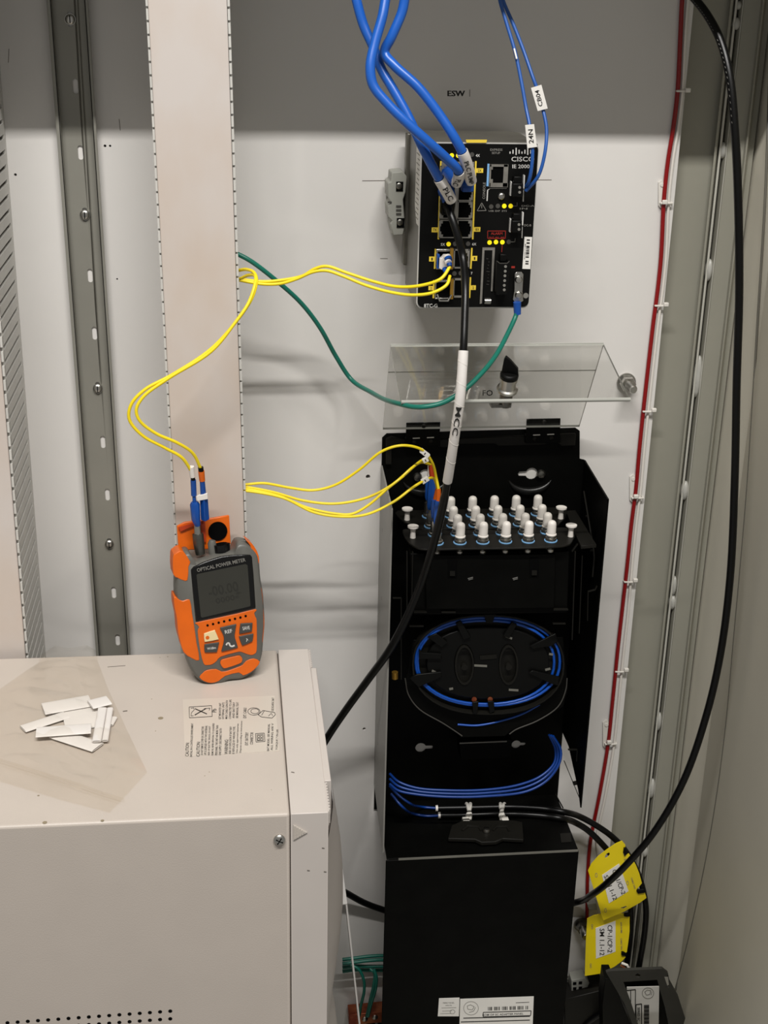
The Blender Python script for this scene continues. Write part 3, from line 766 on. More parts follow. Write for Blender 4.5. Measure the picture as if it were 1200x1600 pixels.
# lower cover: standing off the panel so that a cable can pass behind
cx0, cx1 = P(603, 1345, LDp).x, P(905, 1325, LDp).x
b = B(); b.fbox(W0, cx0, cx1, .30, zc - .002, LDp - .0015, LDp)
obj('lower_cover', b, 'black_box', box, .0006)
b = B(); b.fbox(W0, cx0 + .012, cx0 + .0135, .30, zc - .002, .022, LDp - .0016); obj('lower_side', b, 'black_box', box)
b = B(); b.fbox(W0, cx1 - .0015, cx1, .30, zc - .002, .022, LDp - .0016)
obj('lower_side', b, 'black_box', box)
b = B(); b.fbox(W0, cx0 + .0008, cx1 - .0008, zc - .0015, zc, .002, LDp - .0006); cvt = obj('lower_shelf', b, 'black_box', box, .0003)
b = B(); b.fbox(W0, cx0 + .012, cx1 - .001, zc - .0018, zc + .0002, LDp - .0004, LDp + .0006); obj('shelf_edge', b, 'bar_grey', cvt)
b = B(); b.prism(levelf(zc), [(-p[0] * 0 + p[0], p[1]) for p in levelf(zc).poly([(875, 1303), (892, 1302), (893, 1316), (877, 1317)])], .0, .0006); obj('corner_tab', b, 'black_edge', cvt)
b = B(); b.line(levelf(zc), [(815, 1235), (864, 1233), (880, 1262)], 1.2, 0, .001); obj('shelf_rim', b, 'black_edge', cvt)
LC = levelf(zc)
b = B(); b.pprism(LC, [(706, 1289), (722, 1282), (800, 1281), (816, 1284), (818, 1312), (786, 1310), (775, 1315), (752, 1316), (742, 1311), (700, 1310)], .002, .006)
cb = obj('cable_clamp_plate', b, 'black_edge', cvt, .0008)
b = B()
for q in ([(722, 1298), (732, 1291), (748, 1292), (752, 1298)], [(770, 1298), (776, 1292), (792, 1292), (796, 1299)]): b.tube([Q(x, y, zc + .0065) for x, y in q], .0013, 8)
obj('clamp_ridge', b, 'black_edge', cb) if False else obj('clamp_ridge', b, 'black_edge', cvt)
b = B(); screw_head(b, Q(760, 1299, zc + .006), (0, 0, 1), .0042, .004, 14); obj('clamp_screw', b, 'steel_dark', cvt)
# shipping labels on the lower cover
LF2 = wallf(LDp)
b = B(); b.pprism(LF2, [(719, 1561), (834, 1557), (831, 1640), (717, 1640)], 0, .0003); pl = obj('shipping_label', b, 'paper', box)
b = B()
for i in range(26):
    if i % 5 != 3: b.line(LF2, [(763 + i * 2.45, 1573.5 - i * .07), (763 + i * 2.45, 1579 - i * .07)], 1.0 + (i * 7 % 3) * .4, .0003, .0004)
b.text(LF2, 'BOM OF SC ADAPTER PANEL', 786, 1585, 64, 3, 2, c=.0004)
b.line(LF2, [(755, 1582), (830, 1579.5), (829, 1587), (755, 1589)], 1.2, .0003, .0004, closed=True); b.line(LF2, [(724, 1591), (828, 1588)], 1.4, .0003, .0004); b.line(LF2, [(720, 1597), (828, 1594)], 1.4, .0003, .0004)
b.line(LF2, [(806, 1567), (827, 1566)], .8, .0003, .0004)
obj('print', b, 'ink', pl)
b = B(); n = 20; b.line(LF2, [(736 + 11.5 * math.cos(i * math.tau / n), 1575.5 + 10.5 * math.sin(i * math.tau / n)) for i in range(n)], .7, .0003, .0004, closed=True)
b.line(LF2, [(730, 1572), (735, 1570), (741, 1573), (738, 1578), (731, 1577)], .8, .0003, .0004, closed=True); b.line(LF2, [(733, 1582), (740, 1580), (743, 1574)], .8, .0003, .0004)
obj('emblem', b, 'print_grey', pl)
b = B(); b.pprism(LF2, [(686, 1560), (718, 1559), (717, 1588), (684, 1588)], 0, .0003); pl = obj('small_label', b, 'paper', box)
b = B(); b.text(LF2, 'FIBRE PANEL', 701, 1567, 18, 2, 1, c=.0004); b.text(LF2, 'INSPECTED', 701, 1571, 10, 1.6, 1, c=.0004); b.line(LF2, [(690, 1575), (713, 1574.5)], .6, .0003, .0004); b.line(LF2, [(691, 1580), (706, 1579.5)], .6, .0003, .0004); b.line(LF2, [(688, 1584), (705, 1583.5)], .6, .0003, .0004)
b.line(LF2, [(707 + 4 * math.cos(i), 1581 + 3.4 * math.sin(i)) for i in range(7)], .6, .0003, .0004, closed=True); obj('print', b, 'print_grey', pl)

# ------------------------------------------------------------------ splice tray
ZTR = .070
TFm = wallf(ZTR)
tray = T('splice_tray', 'black oval fibre splice tray in the middle of the open box', 'splice tray')
def ell(cx, cy, rx, ry, n=40, p=2.25):
    return [(cx + rx * abs(math.cos(t)) ** (2 / p) * (1 if math.cos(t) > 0 else -1), cy + ry * abs(math.sin(t)) ** (2 / p) * (1 if math.sin(t) > 0 else -1)) for t in [i * math.tau / n for i in range(n)]]
E1 = ell(763, 1039, 119, 78)
b = B(); b.pprism(TFm, [(646, 1000), (880, 996), (888, 1075), (880, 1105), (838, 1128), (800, 1142), (790, 1150), (720, 1152), (710, 1142), (690, 1132), (650, 1108), (632, 1075)], -.012, -.009); obj('tray_body', b, 'black_box', tray, .0006)
b = B(); b.tube(pxpath([(633, 1060, .062), (638, 1085, .062), (655, 1108, .062), (692, 1130, .062), (712, 1143, .062), (722, 1150, .062)], 5), .0006, 6); obj('flange_edge', b, 'led_off', tray)
b = B(); b.tube(pxpath([(796, 1147, .062), (806, 1140, .062), (840, 1126, .062), (872, 1104, .062), (884, 1078, .062), (886, 1060, .062)], 5), .0006, 6); obj('flange_edge', b, 'led_off', tray)
b = B(); b.prism(TFm, TFm.poly(E1), -.009, -.007)
for i in range(40): pass
b.prism(TFm, TFm.poly(E1), -.007, 0, [TFm.poly(ell(763, 1039, 116.5, 75.5))]); obj('rim', b, 'black_edge', tray)
b = B(); b.prism(TFm, TFm.poly(ell(763, 1038, 96, 56)), -.007, -.002, [TFm.poly(ell(726, 1040, 15, 31, 20, 2)), TFm.poly(ell(795, 1040, 14, 31, 20, 2))]); obj('spool_deck', b, 'black_plastic', tray, .0008)
for xx in (726, 795):
    b = B(); b.prism(TFm, TFm.poly(ell(xx, 1040, 15, 31, 20, 2)), -.002, -.0005, [TFm.poly(ell(xx, 1040, 12.5, 28, 20, 2))]); b.disc(TFm, xx, 1043, 5, -.006, -.002); obj('spool_eye', b, 'black_edge', tray)
for q in ([(668, 996), (682, 990), (700, 1004), (690, 1012)], [(640, 1060), (652, 1054), (690, 1050), (690, 1058), (654, 1074)], [(828, 1010), (868, 990), (872, 1002), (862, 1010), (832, 1014)], [(826, 1052), (832, 1048), (874, 1058), (872, 1072), (860, 1068)], [(738, 1098), (748, 1096), (746, 1116), (739, 1116)], [(762, 1096), (772, 1096), (773, 1112), (765, 1115)], [(756, 960), (774, 960), (770, 974), (760, 974)], [(712, 974), (720, 970), (736, 996), (724, 1000)], [(800, 972), (808, 976), (796, 998), (786, 994)], [(655, 1014), (660, 1020), (690, 1022), (690, 1030), (655, 1030)]):
    b = B(); b.pprism(TFm, q, -.001, .0012); obj('retaining_tab', b, 'black_plastic', tray, .0005)
b = B()
for q in ([(741, 1040), (761, 1041)], [(790, 994), (800, 998)], [(675, 1048), (683, 1052)], [(702, 1077), (708, 1076)], [(852, 1047), (860, 1045)], [(858, 1022), (864, 1023)], [(620 + 175, 1078), (620 + 190, 1079)]): b.line(TFm, q, 3.0, -.0018, -.0012)
obj('metal_glint', b, 'bar_grey', tray)
b = B()
for x in (741, 766): b.disc(TFm, x, 1093, 4, -.0018, -.0010, 12)
obj('copper_pin', b, 'copper', tray)
b = B(); b.line(TFm, [(750, 1028), (776, 1026)], 6, -.0018, -.0010); obj('splice_holder', b, 'black_edge', tray)

# ------------------------------------------------------------------ blue fibre in the box
def cable(name, label, cat, pts, r, m, group=None, n=10, k=8, nm='jacket'):
    t = T(name, label, cat, group); b = B(); b.tube(pts, r, n); obj(nm, b, m, t); return t
def single(name, label, cat, pts, r, m, group=None, n=10):
    b = B(); b.tube(pts, r, n); return tag(obj(name, b, m), label, cat, group)
lp = [TFm.W(*TFm.px(x, y), -.0030) for x, y in ell(763, 1036, 113, 69, 48, 2.2)]
single('fibre_loop', 'outer blue fibre tube coiled round the oval splice tray', 'fibre', lp + lp[:2], .0014, 'blue_fibre', 'blue fibre in the distribution box')
lp = [TFm.W(*TFm.px(x, y), -.0028) for x, y in ell(760, 1037, 107, 65.5, 48, 2.2)]
single('fibre_loop', 'inner blue fibre tube lying inside the first coil of the tray', 'fibre', lp + lp[:2], .0013, 'blue_fibre', 'blue fibre in the distribution box')
single('fibre_loop', 'short blue fibre arc just under the rim of the splice tray', 'fibre', pxpath([(715, 1132, .061), (745, 1133.5, .062), (780, 1127, .062), (815, 1116, .061), (845, 1100, .060)]), .0010, 'blue_fibre', 'blue fibre in the distribution box')
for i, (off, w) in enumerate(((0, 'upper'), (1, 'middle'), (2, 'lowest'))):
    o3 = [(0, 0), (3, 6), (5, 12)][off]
    single('fibre_loop', f'{w} of the three blue fibres sweeping above the lower cover', 'fibre', pxpath([(858 + off * 3, 1148 + off, .040 + off * .006), (868 + off * 4, 1172, .040 + off * .006), (866 + off * 4, 1192, .045 + off * .006), (846 + off * 5, 1212 + off * 3, .050 + off * .006), (812 + off * 6, 1226 + off * 5, .056 + off * .005), (760, 1234 + off * 5, .060 + off * .005), (700, 1235 + off * 5, .060 + off * .005), (650, 1231 + off * 5, .056 + off * .005), (622, 1221 + off * 7, .050 + off * .005), (609, 1209 + off * 8, .040 + off * .006)]), .0013, 'blue_fibre_shade', 'blue fibre in the distribution box')

# ================================================================== uninterruptible power supply, lower left
zu = P(240, 1020, .105).z
UF = levelf(zu)
UX0, UXS, UXR, UD0, UD1 = -.42, .0338, .0622, .106, .3555
ups = T('power_supply_unit', 'large off-white power supply cabinet filling the lower left, items lying on its top', 'power supply')
b = B(); b.fbox(W0, UX0, UXS, ZB + .002, zu, UD0, UD1); obj('body', b, 'ups_top', ups, .0022, seg=3)
UFR = wallf(UD1)
LA, LB = -Q(493, 1043, zu).y, -Q(519, 1219, zu).y; UXL = (Q(493, 1043, zu).x + Q(519, 1219, zu).x) / 2
b = B(); b.fbox(W0, UXS + .0007, UXR - .001, ZB + .002, zu - .0002, UD0, UD1 - .0002); b.fbox(W0, UXR - .0012, UXL, zu - .030, zu - .0002, LA, LB)
bz = obj('front_bezel', b, 'ups_bezel', ups, .0006)
b = B(); b.fbox(W0, UXS - .001, UXS + .0008, ZB + .002, zu - .003, UD0 + .002, UD1 - .003); obj('seam', b, 'ink_soft', bz)
for da, db_ in ((LB + .002, UD1 - .002), (UD0 + .002, LA - .001)):
    b = B(); b.fbox(W0, UXR - .0012, UXR - .0004, zu - .012, zu - .0006, da, db_)
    for i in range(10): dd = da + i * (db_ - da) / 10; b.fbox(W0, UXR - .0006, UXR + .0006, zu - .012, zu - .0004, dd, dd + .0015)
    obj('toothed_edge', b, 'ups_bezel', bz)
b = B(); cv = [Q(517, 1219, zu - .002), ]
CVF = wallf(.25)
rows = [(519, 1224), (522, 1245), (527, 1275), (532, 1310), (535, 1350), (535, 1390), (531, 1435), (524, 1475), (517, 1510), (516, 1530), (522, 1560), (527, 1600), (534, 1670)]
vs, fs = [], []
for x, y in rows:
    e = P(x, y, .27)
    for t in range(6):
        u = t / 5; vs.append((UXR - .002 + (e.x - UXR + .002) * math.sin(u * math.pi / 2), -(.352 - (.352 - .27) * u), e.z))
for i in range(len(rows) - 1):
    for t in range(5): k = i * 6 + t; fs.append((k, k + 1, k + 7, k + 6))
b.add(vs, fs); b.add([(x - .0015, y, z) for x, y, z in vs], [f[::-1] for f in fs]); obj('curved_front_cover', b, 'ups_bezel', ups)
b = B()
b.pprism(UFR, [(458.5, 1289), (480, 1301), (458.5, 1313)], 0, .0008)
for i in range(5): b.line(UFR, [(460.5 + i * 3.6, 1291 + i * 2.2), (460.5 + i * 3.6, 1311 - i * 2.2)], .9, .0008, .0014)
obj('arrow_mark', b, 'ups_front', bz)
o_ = UFR.W(*UFR.px(436.5, 1311.5)); b = B(); screw_head(b, o_, UFR.w, .0042, .0028, 18); s_ = obj('screw', b, 'steel', ups)
b = B()
for an in (60, 150):
    v = Vector((math.cos(math.radians(an)), 0, math.sin(math.radians(an)))) * .0028; b.tube([o_ - v + Vector((0, -.0026, 0)), o_ + v + Vector((0, -.0026, 0))], .0005, 6)
obj('screw_slot', b, 'hole_black', s_)
b = B()
for i in range(19):
    for j, (dy) in enumerate((0, 12, 24, 36, 48)):
        if j == 1 and i > 40: continue
        b.disc(UFR, 266 - i * 15.9, 1580 + dy + i * 1.14, 3.3, 0, .0002, 8)
vh = obj('vent_hole', b, 'hole_black', ups); vh['kind'] = 'stuff'
b = B()
for q, r_ in (((505, 1325), 2), ((508, 1362), 2), ((482, 1360), 2)): b.line(UFR, [(q[0] - r_, q[1]), (q[0] + r_, q[1] + .5)], .8, 0, .0002)
obj('scratch', b, 'ink_soft', bz)
# safety sticker
def SC_(x, y): return (270 + x / 4.615, 1070 + y / 4.615)
b = B(); b.prism(UF, UF.poly([SC_(72, 108), SC_(735, 80), SC_(768, 478), SC_(88, 520)]), 0, .0003); st = obj('safety_sticker', b, 'paper_clear', ups)
b = B()
def vt(txt, x, y0, y1, h):
    X_, Y_ = SC_(x, (y0 + y1) / 2); b.text(UF, txt, X_, Y_, (y1 - y0) / 4.615, h / 4.615, 88, c=.0004)
vt('CAUTION:', 104, 415, 515, 26); vt('INSTALL IN A CONTROLLED ENVIRONMENT', 136, 275, 515, 16); vt('CAUTION:', 183, 408, 515, 26)
for x, y0, t_ in ((213, 298, 'DO NOT REMOVE COVER OR CONNECTORS'), (238, 292, 'UPS IS SUPPLIED WITH TWO INTERNAL'), (264, 296, 'RISK OF ELECTRIC SHOCK, DO NOT'), (291, 275, 'REMOVE. REFER SERVICING TO QUALIFIED'), (317, 290, 'PERSONNEL. THIS UNIT HAS MORE THAN'), (343, 312, 'ONE SUPPLY. DISCONNECT BOTH')): vt(t_, x, y0, 505, 17)
vt('WARNING:', 386, 392, 500, 26)
for x, y0, y1, t_ in ((415, 298, 495, 'RISK OF EXPLOSION IF BATTERY'), (440, 298, 495, 'IS REPLACED BY WRONG TYPE.'), (467, 278, 490, 'Use only approved batteries'), (493, 258, 488, 'Dispose according to instructions'), (340, 130, 248, 'GET MOUNTED UNIT'), (363, 126, 245, 'EXTERNAL UNITS'), (388, 112, 245, 'MAX CABLE LENGTH'), (414, 106, 245, 'CONNECTED TO UPS'), (439, 124, 240, 'AND BATTERY'), (465, 124, 240, 'SEE MANUAL TEXT'), (690, 280, 475, 'BAT MODEL: SEE MANUAL'), (716, 276, 470, 'ALL WIRING 600 V'), (752, 320, 468, 'TORQUE 7 IN-LBS')): vt(t_, x, y0, y1, 16)
vt('EXT. CABLE', 520, 165, 240, 22); vt('EXT. BATTERY', 533, 342, 435, 22); vt('CONNECTOR', 569, 342, 430, 22); vt('USE K5-8VDC BAT', 721, 92, 190, 17); vt('Pb', 300, 172, 198, 30)
def pl_(pts, w=.8, cl=False): b.line(UF, [SC_(*p) for p in pts], w, .0003, .0004, closed=cl)
pl_([(118, 160), (280, 150), (284, 228), (120, 238)], .8, True); pl_([(160, 172), (246, 210)], 1.5); pl_([(158, 218), (240, 170)], 1.5); pl_([(225, 172), (268, 168), (262, 184)]); pl_([(130, 170), (150, 165), (155, 180), (135, 200), (132, 225), (150, 222)], .7)
pl_([(585 + 45 * math.cos(i * .52), 192 + 27 * math.sin(i * .52)) for i in range(12)], .7, True); pl_([(592 + 30 * math.cos(i * .52), 190 + 18 * math.sin(i * .52)) for i in range(12)], .7, True)
pl_([(615, 215), (650, 185), (735, 200), (740, 215), (715, 240), (640, 232)], .8, True); pl_([(660, 187), (640, 220)], .7); pl_([(690, 225), (710, 205), (720, 222)], .7)
pl_([(596, 352), (660, 348), (665, 408), (600, 412)], .8, True); pl_([(605, 360), (652, 357), (655, 400), (608, 403)], .6, True)
for yy in (365, 385): 
    for xx in (612, 632): pl_([(xx, yy), (xx + 15, yy), (xx + 15, yy + 14), (xx, yy + 14)], .7, True)
obj('print', b, 'ink', st)
b = B()
for px, py, r_ in ((251, 1122, 4.5), (243, 1142, 1), (262, 1026, 1.2), (237, 1092, 1), (160, 1282, 3), (60, 1243, 2), (70, 1285, 4), (250, 1027, .8), (320, 1212, 1), (424, 1234, .8), (327, 1206, 1)):
    b = B(); b.disc(UF, px, py, r_, 0, .0001, 7); obj('stain', b, 'mud', ups)
b = B()
for q_, w_ in (([(192, 1111.5), (199, 1110.5)], 1.4), ([(168, 1042), (196, 1040)], .7), ([(455, 1206), (460, 1207)], 1)):
    b = B(); b.line(UF, q_, w_, 0, .0001); obj('stain', b, 'ink_soft', ups)

# ------------------------------------------------------------------ clear bag with blank sleeves
def C3(x, y): return (x / 4, 980 + y / 4)
bag = T('plastic_bag', 'clear zip-lock plastic bag lying on top of the off-white power supply', 'bag')
outl = [(-70, 440), (0, 392), (175, 270), (350, 160), (430, 176), (545, 158), (600, 188), (680, 400), (800, 660), (920, 912), (800, 1045), (685, 1165), (400, 1090), (0, 970), (-70, 950)]
op = UF.poly([C3(*p) for p in outl])
bmg = bmesh.new()
vs = [bmg.verts.new((x, y, 0)) for x, y in op]
bmg.faces.new(vs)
bmesh.ops.triangulate(bmg, faces=bmg.faces[:])
for _ in range(6):
    bmesh.ops.subdivide_edges(bmg, edges=[e for e in bmg.edges if e.calc_length() > .0035], cuts=1, use_grid_fill=False)
    bmesh.ops.triangulate(bmg, faces=bmg.faces[:])
from mathutils import noise
def inside_dist(x, y):
    dm = 9
    for i in range(len(op)):
        a = Vector(op[i]); c = Vector(op[(i + 1) % len(op)]); q = Vector((x, y)); t = max(0, min(1, (q - a).dot(c - a) / (c - a).length_squared)); dm = min(dm, (q - a - (c - a) * t).length)
    return dm
fr = B(); hv = []
for v in bmg.verts:
    d = inside_dist(v.co.x, v.co.y); k = min(1, d / .02)
    w = abs(noise.noise(Vector((v.co.x * 22 + v.co.y * 12, v.co.y * 30, 1)))) * .0060 + abs(noise.noise(Vector((v.co.x * 60 + v.co.y * 40, v.co.y * 60, 4)))) * .0018
    hv.append((v.co.x, v.co.y, zu + .0012 + k * (w + .0035) + (.006 if v.co.y > -UD0 - .012 else 0)))
bmg.faces.ensure_lookup_table(); bmg.verts.index_update()
fr.add(hv, [tuple(v.index for v in f.verts) for f in bmg.faces])
obj('upper_film', fr, 'plastic_film', bag, angle=60)
b = B(); b.add([(x, y, zu + .0006 + (.006 if y > -UD0 - .012 else 0)) for x, y, z in hv], [tuple(v.index for v in f.verts) for f in bmg.faces]); obj('lower_film', b, 'plastic_film', bag)
b = B(); zz = zu + .003
b.tube([Q(*C3(x, y), zz) for x, y in ((-60, 812), (0, 828), (200, 890), (450, 968), (640, 1035), (775, 1078))], .0009, 6); b.tube([Q(*C3(x, y), zz) for x, y in ((-60, 835), (0, 850), (200, 912), (440, 990), (620, 1050), (755, 1090))], .0006, 6)
obj('zip_strip', b, 'plastic_film', bag)
bmg.free()
SLV = [((418, 485), (300, 75), 10, .0030, 'flat, across the upper left of the pile'), ((278, 592), (285, 50), 18, .0022, 'rolled, poking out furthest left'), ((520, 560), (250, 150), 8, .0012, 'widest, flat in the middle of the pile'),
       ((398, 645), (345, 62), 4, .0050, 'long, level across the lower pile'), ((478, 708), (280, 75), -18, .0022, 'lowest, open end at the lower right'), ((622, 610), (210, 62), 80, .0052, 'upright, second from the right edge'),
       ((672, 608), (205, 44), 81, .0036, 'upright, furthest right'), ((622, 470), (120, 60), 14, .0058, 'short, folded at the top right'), ((700, 588), (55, 40), 60, .0016, 'a stub sticking out behind the right edge')]
for (cx, cy), (L_, w_), an, h0, txt in SLV:
    ca_, sa_ = math.cos(math.radians(an)), math.sin(math.radians(an))
    def sp_(u, v, h): return Q(*C3(cx + u * ca_ + v * sa_ * .9, cy - u * sa_ + v * ca_), zu + h)
    b = B(); c0 = sp_(-L_ / 2, 0, h0); c1 = sp_(L_ / 2, 0, h0)
    ww = (sp_(0, w_ / 2, h0) - sp_(0, -w_ / 2, h0)); ax = (c1 - c0).normalized(); side = (ww - ax * ww.dot(ax)); hw = side.length / 2; side.normalize(); up = Vector((0, 0, 1))
    ring = []
    for i in range(16):
        t = i * math.tau / 16; ring.append((math.copysign(abs(math.cos(t)) ** .7, math.cos(t)) * hw, math.sin(t) * .0009))
    vs = [c + side * a_ + up * h_ for c in (c0, c1) for a_, h_ in ring] + [c + side * a_ * .9 + up * h_ * .55 for c in (c0, c1) for a_, h_ in ring]
    fs = []
    for i in range(16):
        j = (i + 1) % 16
        fs += [(i, j, 16 + j, 16 + i), (32 + j, 32 + i, 48 + i, 48 + j), (i, 32 + i, 32 + j, j), (16 + j, 48 + j, 48 + i, 16 + i)]
    b.add(vs, fs); tag(obj('marker_sleeve', b, 'white_sleeve'), 'blank white sleeve in the bag, ' + txt, 'sleeve', 'blank sleeves in the clear bag')

# ================================================================== dust caps on the adapters
rown = ['back', 'second', 'third', 'front']; coln = ['leftmost', 'second', 'third', 'fourth', 'fifth', 'rightmost']
cap = T('dust_cap', 'white dust cap, leftmost of the front row on the adapter plates', 'dust cap', 'dust caps on the fibre adapters')
b = B(); b.lathe((0, 0, 0), (0, 0, 1), [(.0047, 0), (.0047, .0010), (.0041, .0014), (.0040, .0100), (.0037, .0116), (.0028, .0128), (.0014, .0135), (.0004, .0136)], 20); obj('cap_body', b, 'cap_white', cap)
b = B(); b.lathe((0, 0, -.0006), (0, 0, 1), [(.0049, 0), (.0049, .0008), (.0040, .0008)], 20); obj('cap_collar', b, 'steel', cap)
settle(cap)
first = True
for r in range(4):
    for c in range(1, 6):
        loc = base(r, c) + Vector((0, 0, .0052))
        lb_ = f'white dust cap, {coln[c - 1] if c == 1 else coln[c]} of the {rown[r]} row on the adapter plates'
        if c > 1 and c < 5: lb_ = f'white dust cap, {coln[c - 1]} from the left in the {rown[r]} row of adapters'
        if first: cap.location = loc; cap['label'] = lb_; first = False
        else: clone(cap, loc, lb_)

# ================================================================== cables
def boot(b, p0, p1, r0, r1, n=10): b.tube([p0, p1], [r0, r1], n)
def strip(F, pts, w): pass
def sleeve_on(parent, pts, r, m='white_sleeve', nm='marker_sleeve', n=16, lab=None):
    b = B(); b.tube(pts, r, n); o = obj(nm, b, m, parent)
    if lab: o['label'] = lab
    return o
class CylF(Frame): pass
def write_on(parent, txt, path, r, frac, h, m='ink', along=0.5, off=0.0):
    """lettering that follows a sleeve's path, on the side towards the room"""
    vs, fs, (x0, x1, y0, y1) = glyphs(txt)
    bmx = bmesh.new(); vv_ = [bmx.verts.new((x, y, 0)) for x, y in vs]
    for f in fs:
        try: bmx.faces.new([vv_[i] for i in f])
        except ValueError: pass
    bmesh.ops.triangulate(bmx, faces=bmx.faces[:])
    for _ in range(3): bmesh.ops.subdivide_edges(bmx, edges=[e for e in bmx.edges if e.calc_length() > .12], cuts=1); bmesh.ops.triangulate(bmx, faces=bmx.faces[:])
    bmx.verts.index_update(); vs = [(v.co.x, v.co.y) for v in bmx.verts]; fs = [tuple(v.index for v in f.verts) for f in bmx.faces]; bmx.free()
    L = [0.0]
    for a, c in zip(path[:-1], path[1:]): L.append(L[-1] + (c - a).length)
    tot = L[-1]
    def at(s_):
        s_ = max(0, min(tot, s_))
        for k in range(len(path) - 1):
            if s_ <= L[k + 1] or k == len(path) - 2:
                t = (s_ - L[k]) / max(1e-9, L[k + 1] - L[k]); return path[k].lerp(path[k + 1], t), (path[k + 1] - path[k]).normalized()
    out = []
    for x, y in vs:
        s_ = tot * along + ((x - x0) / (x1 - x0) - .5) * tot * frac; v = off + ((y - y0) / (y1 - y0) - .5) * h; t = v / r
        c, ax = at(s_); vw = (CAM - c).normalized(); nr = (vw - ax * vw.dot(ax)).normalized(); sd = nr.cross(ax)
        out.append(c + (nr * math.cos(t) + sd * math.sin(t)) * (r + .0003))
    b = B(); b.add(out, fs); return obj('handwriting', b, m, parent)
data = [('blue network cable from the top, left of three, into the second port row', [(554, -14, .11), (557, 0, .112), (567.5, 38, .115), (583, 73, .120), (596, 108, .126), (612, 136, .132), (637, 180.5, .140), (656, 221.7, .146), (672, 253, .146), (686, 279, .140), (696, 296, .134), (705, 312, .126)], (686, 278, .1405), (706, 313, .1255), 'PLC', (700, 305), 0),
        ('blue network cable from the top, crossing over to the uppermost left port', [(605, -14, .13), (602, 0, .132), (597.6, 25, .136), (585, 70, .142), (578.6, 104.5, .147), (583, 133, .150), (605, 161.5, .154), (637, 193, .158), (669, 221.7, .158), (697, 247, .152), (716, 266, .144), (717, 276, .136), (713, 286, .128)], (719, 266, .1435), (713, 287, .128), 'PLC', (700, 280), 1),
        ('blue network cable from the top, rightmost of three, into the upper right port', [(634, -14, .13), (632, 0, .130), (628, 19, .131), (612, 57, .133), (601, 82, .131), (615, 101, .136), (653, 136, .143), (685, 177, .148), (710, 215, .152), (722, 237, .150), (730, 258, .143), (736, 283, .128)], (721, 236, .1500), (737, 284, .1275), 'PLC PUMP', (728, 276), 2)]
for lab_, pts, s0, s1, txt, pl0, i in data:
    t = T('network_cable', lab_, 'cable', 'thick blue network cables above the switch')
    pp = rise(pxpath(pts, 8)); b = B(); b.tube(pp, [.0036] * len(pp), 14); obj('jacket', b, 'blue_cable', t)
    # sleeve follows the last stretch of the cable
    k0 = min(range(len(pp)), key=lambda k: (pp[k] - P(*s0)).length); seg = pp[k0:]
    sl = sleeve_on(t, seg, .0044, lab='white written-on sleeve')
    b = B(); b.tube([seg[0] - (seg[1] - seg[0]).normalized() * .0002, seg[0]], .0040, 14); obj('sleeve_mouth', b, 'hole_black', sl)
    write_on(sl, txt, seg, .0044, .55 if i != 2 else .75, .0040 if i != 2 else .0034, along=.55)
    dc = {0: (697, 299), 1: (702, 272), 2: (728, 281)}[i]
    c0 = P(dc[0], dc[1], .1015); b = B()
    b.fbox(S, *[S.px(dc[0] - 9, dc[1], 0)[0], S.px(dc[0] + 9, dc[1], 0)[0]], S.px(0, dc[1] + 12, 0)[1], S.px(0, dc[1] - 12, 0)[1], .001, .012)
    b.tube([P(dc[0], dc[1], .112), P(dc[0] + 1, dc[1] - 1, .120), pp[-2]], [.0066, .0058, .0046], 12)
    obj('plug', b, 'blue_plug', t, .001)
# black lead from the fifth port
bl = T('network_cable', 'black cable hanging from the switch, wrapped in a white sleeve marked MCC', 'cable')
pp = pxpath([(701, 318, .110), (702, 328, .118), (708, 346, .124), (716, 372, .128), (723, 400, .130), (727, 450, .150), (726, 500, .164), (724, 548, .175), (719, 620, .181), (709, 690, .172), (699, 752, .155), (691, 795, .140), (676, 855, .122), (660, 905, .106), (640, 955, .102), (612, 1010, .098), (575, 1062, .075), (540, 1110, .058), (510, 1155, .045), (480, 1210, .040), (462, 1300, .040), (456, 1430, .042), (452, 1560, .044), (450, 1720, .044)], 7)
rr = [.0030 if q.z > 1.05 else .0036 for q in pp]
b = B(); b.tube(pp, rr, 14); obj('jacket', b, 'black_cable', bl)
b = B(); b.pbox(S, 690, 312, 709, 336, .001, .010); b.tube([P(700, 320, .108), P(703, 330, .118)], [.006, .0036], 10); obj('plug', b, 'black_plastic', bl, .001)
k0 = min(range(len(pp)), key=lambda k: (pp[k] - P(724, 548, .175)).length); k1 = min(range(len(pp)), key=lambda k: (pp[k] - P(699, 750, .155)).length)
seg = pp[k0:k1 + 1]; sl = sleeve_on(bl, seg, [.0039 + .00006 * (i % 3) for i in range(len(seg))], lab='white spiral-wrapped sleeve')
b = B()
for k in range(2, len(seg) - 2, 3):
    ax = (seg[k + 1] - seg[k - 1]).normalized(); nr = ((CAM - seg[k]).normalized()); nr = (nr - ax * nr.dot(ax)).normalized(); sd = nr.cross(ax)
    b.tube([seg[k] + (nr * math.cos(t) + sd * math.sin(t)) * .00402 + ax * .0022 * math.sin(t) for t in [math.radians(x) for x in range(-90, 91, 20)]], .00016, 5)
obj('wrap_edge', b, 'nylon', sl)
write_on(sl, 'MCC', seg, .0042, .21, .0044, along=.46)
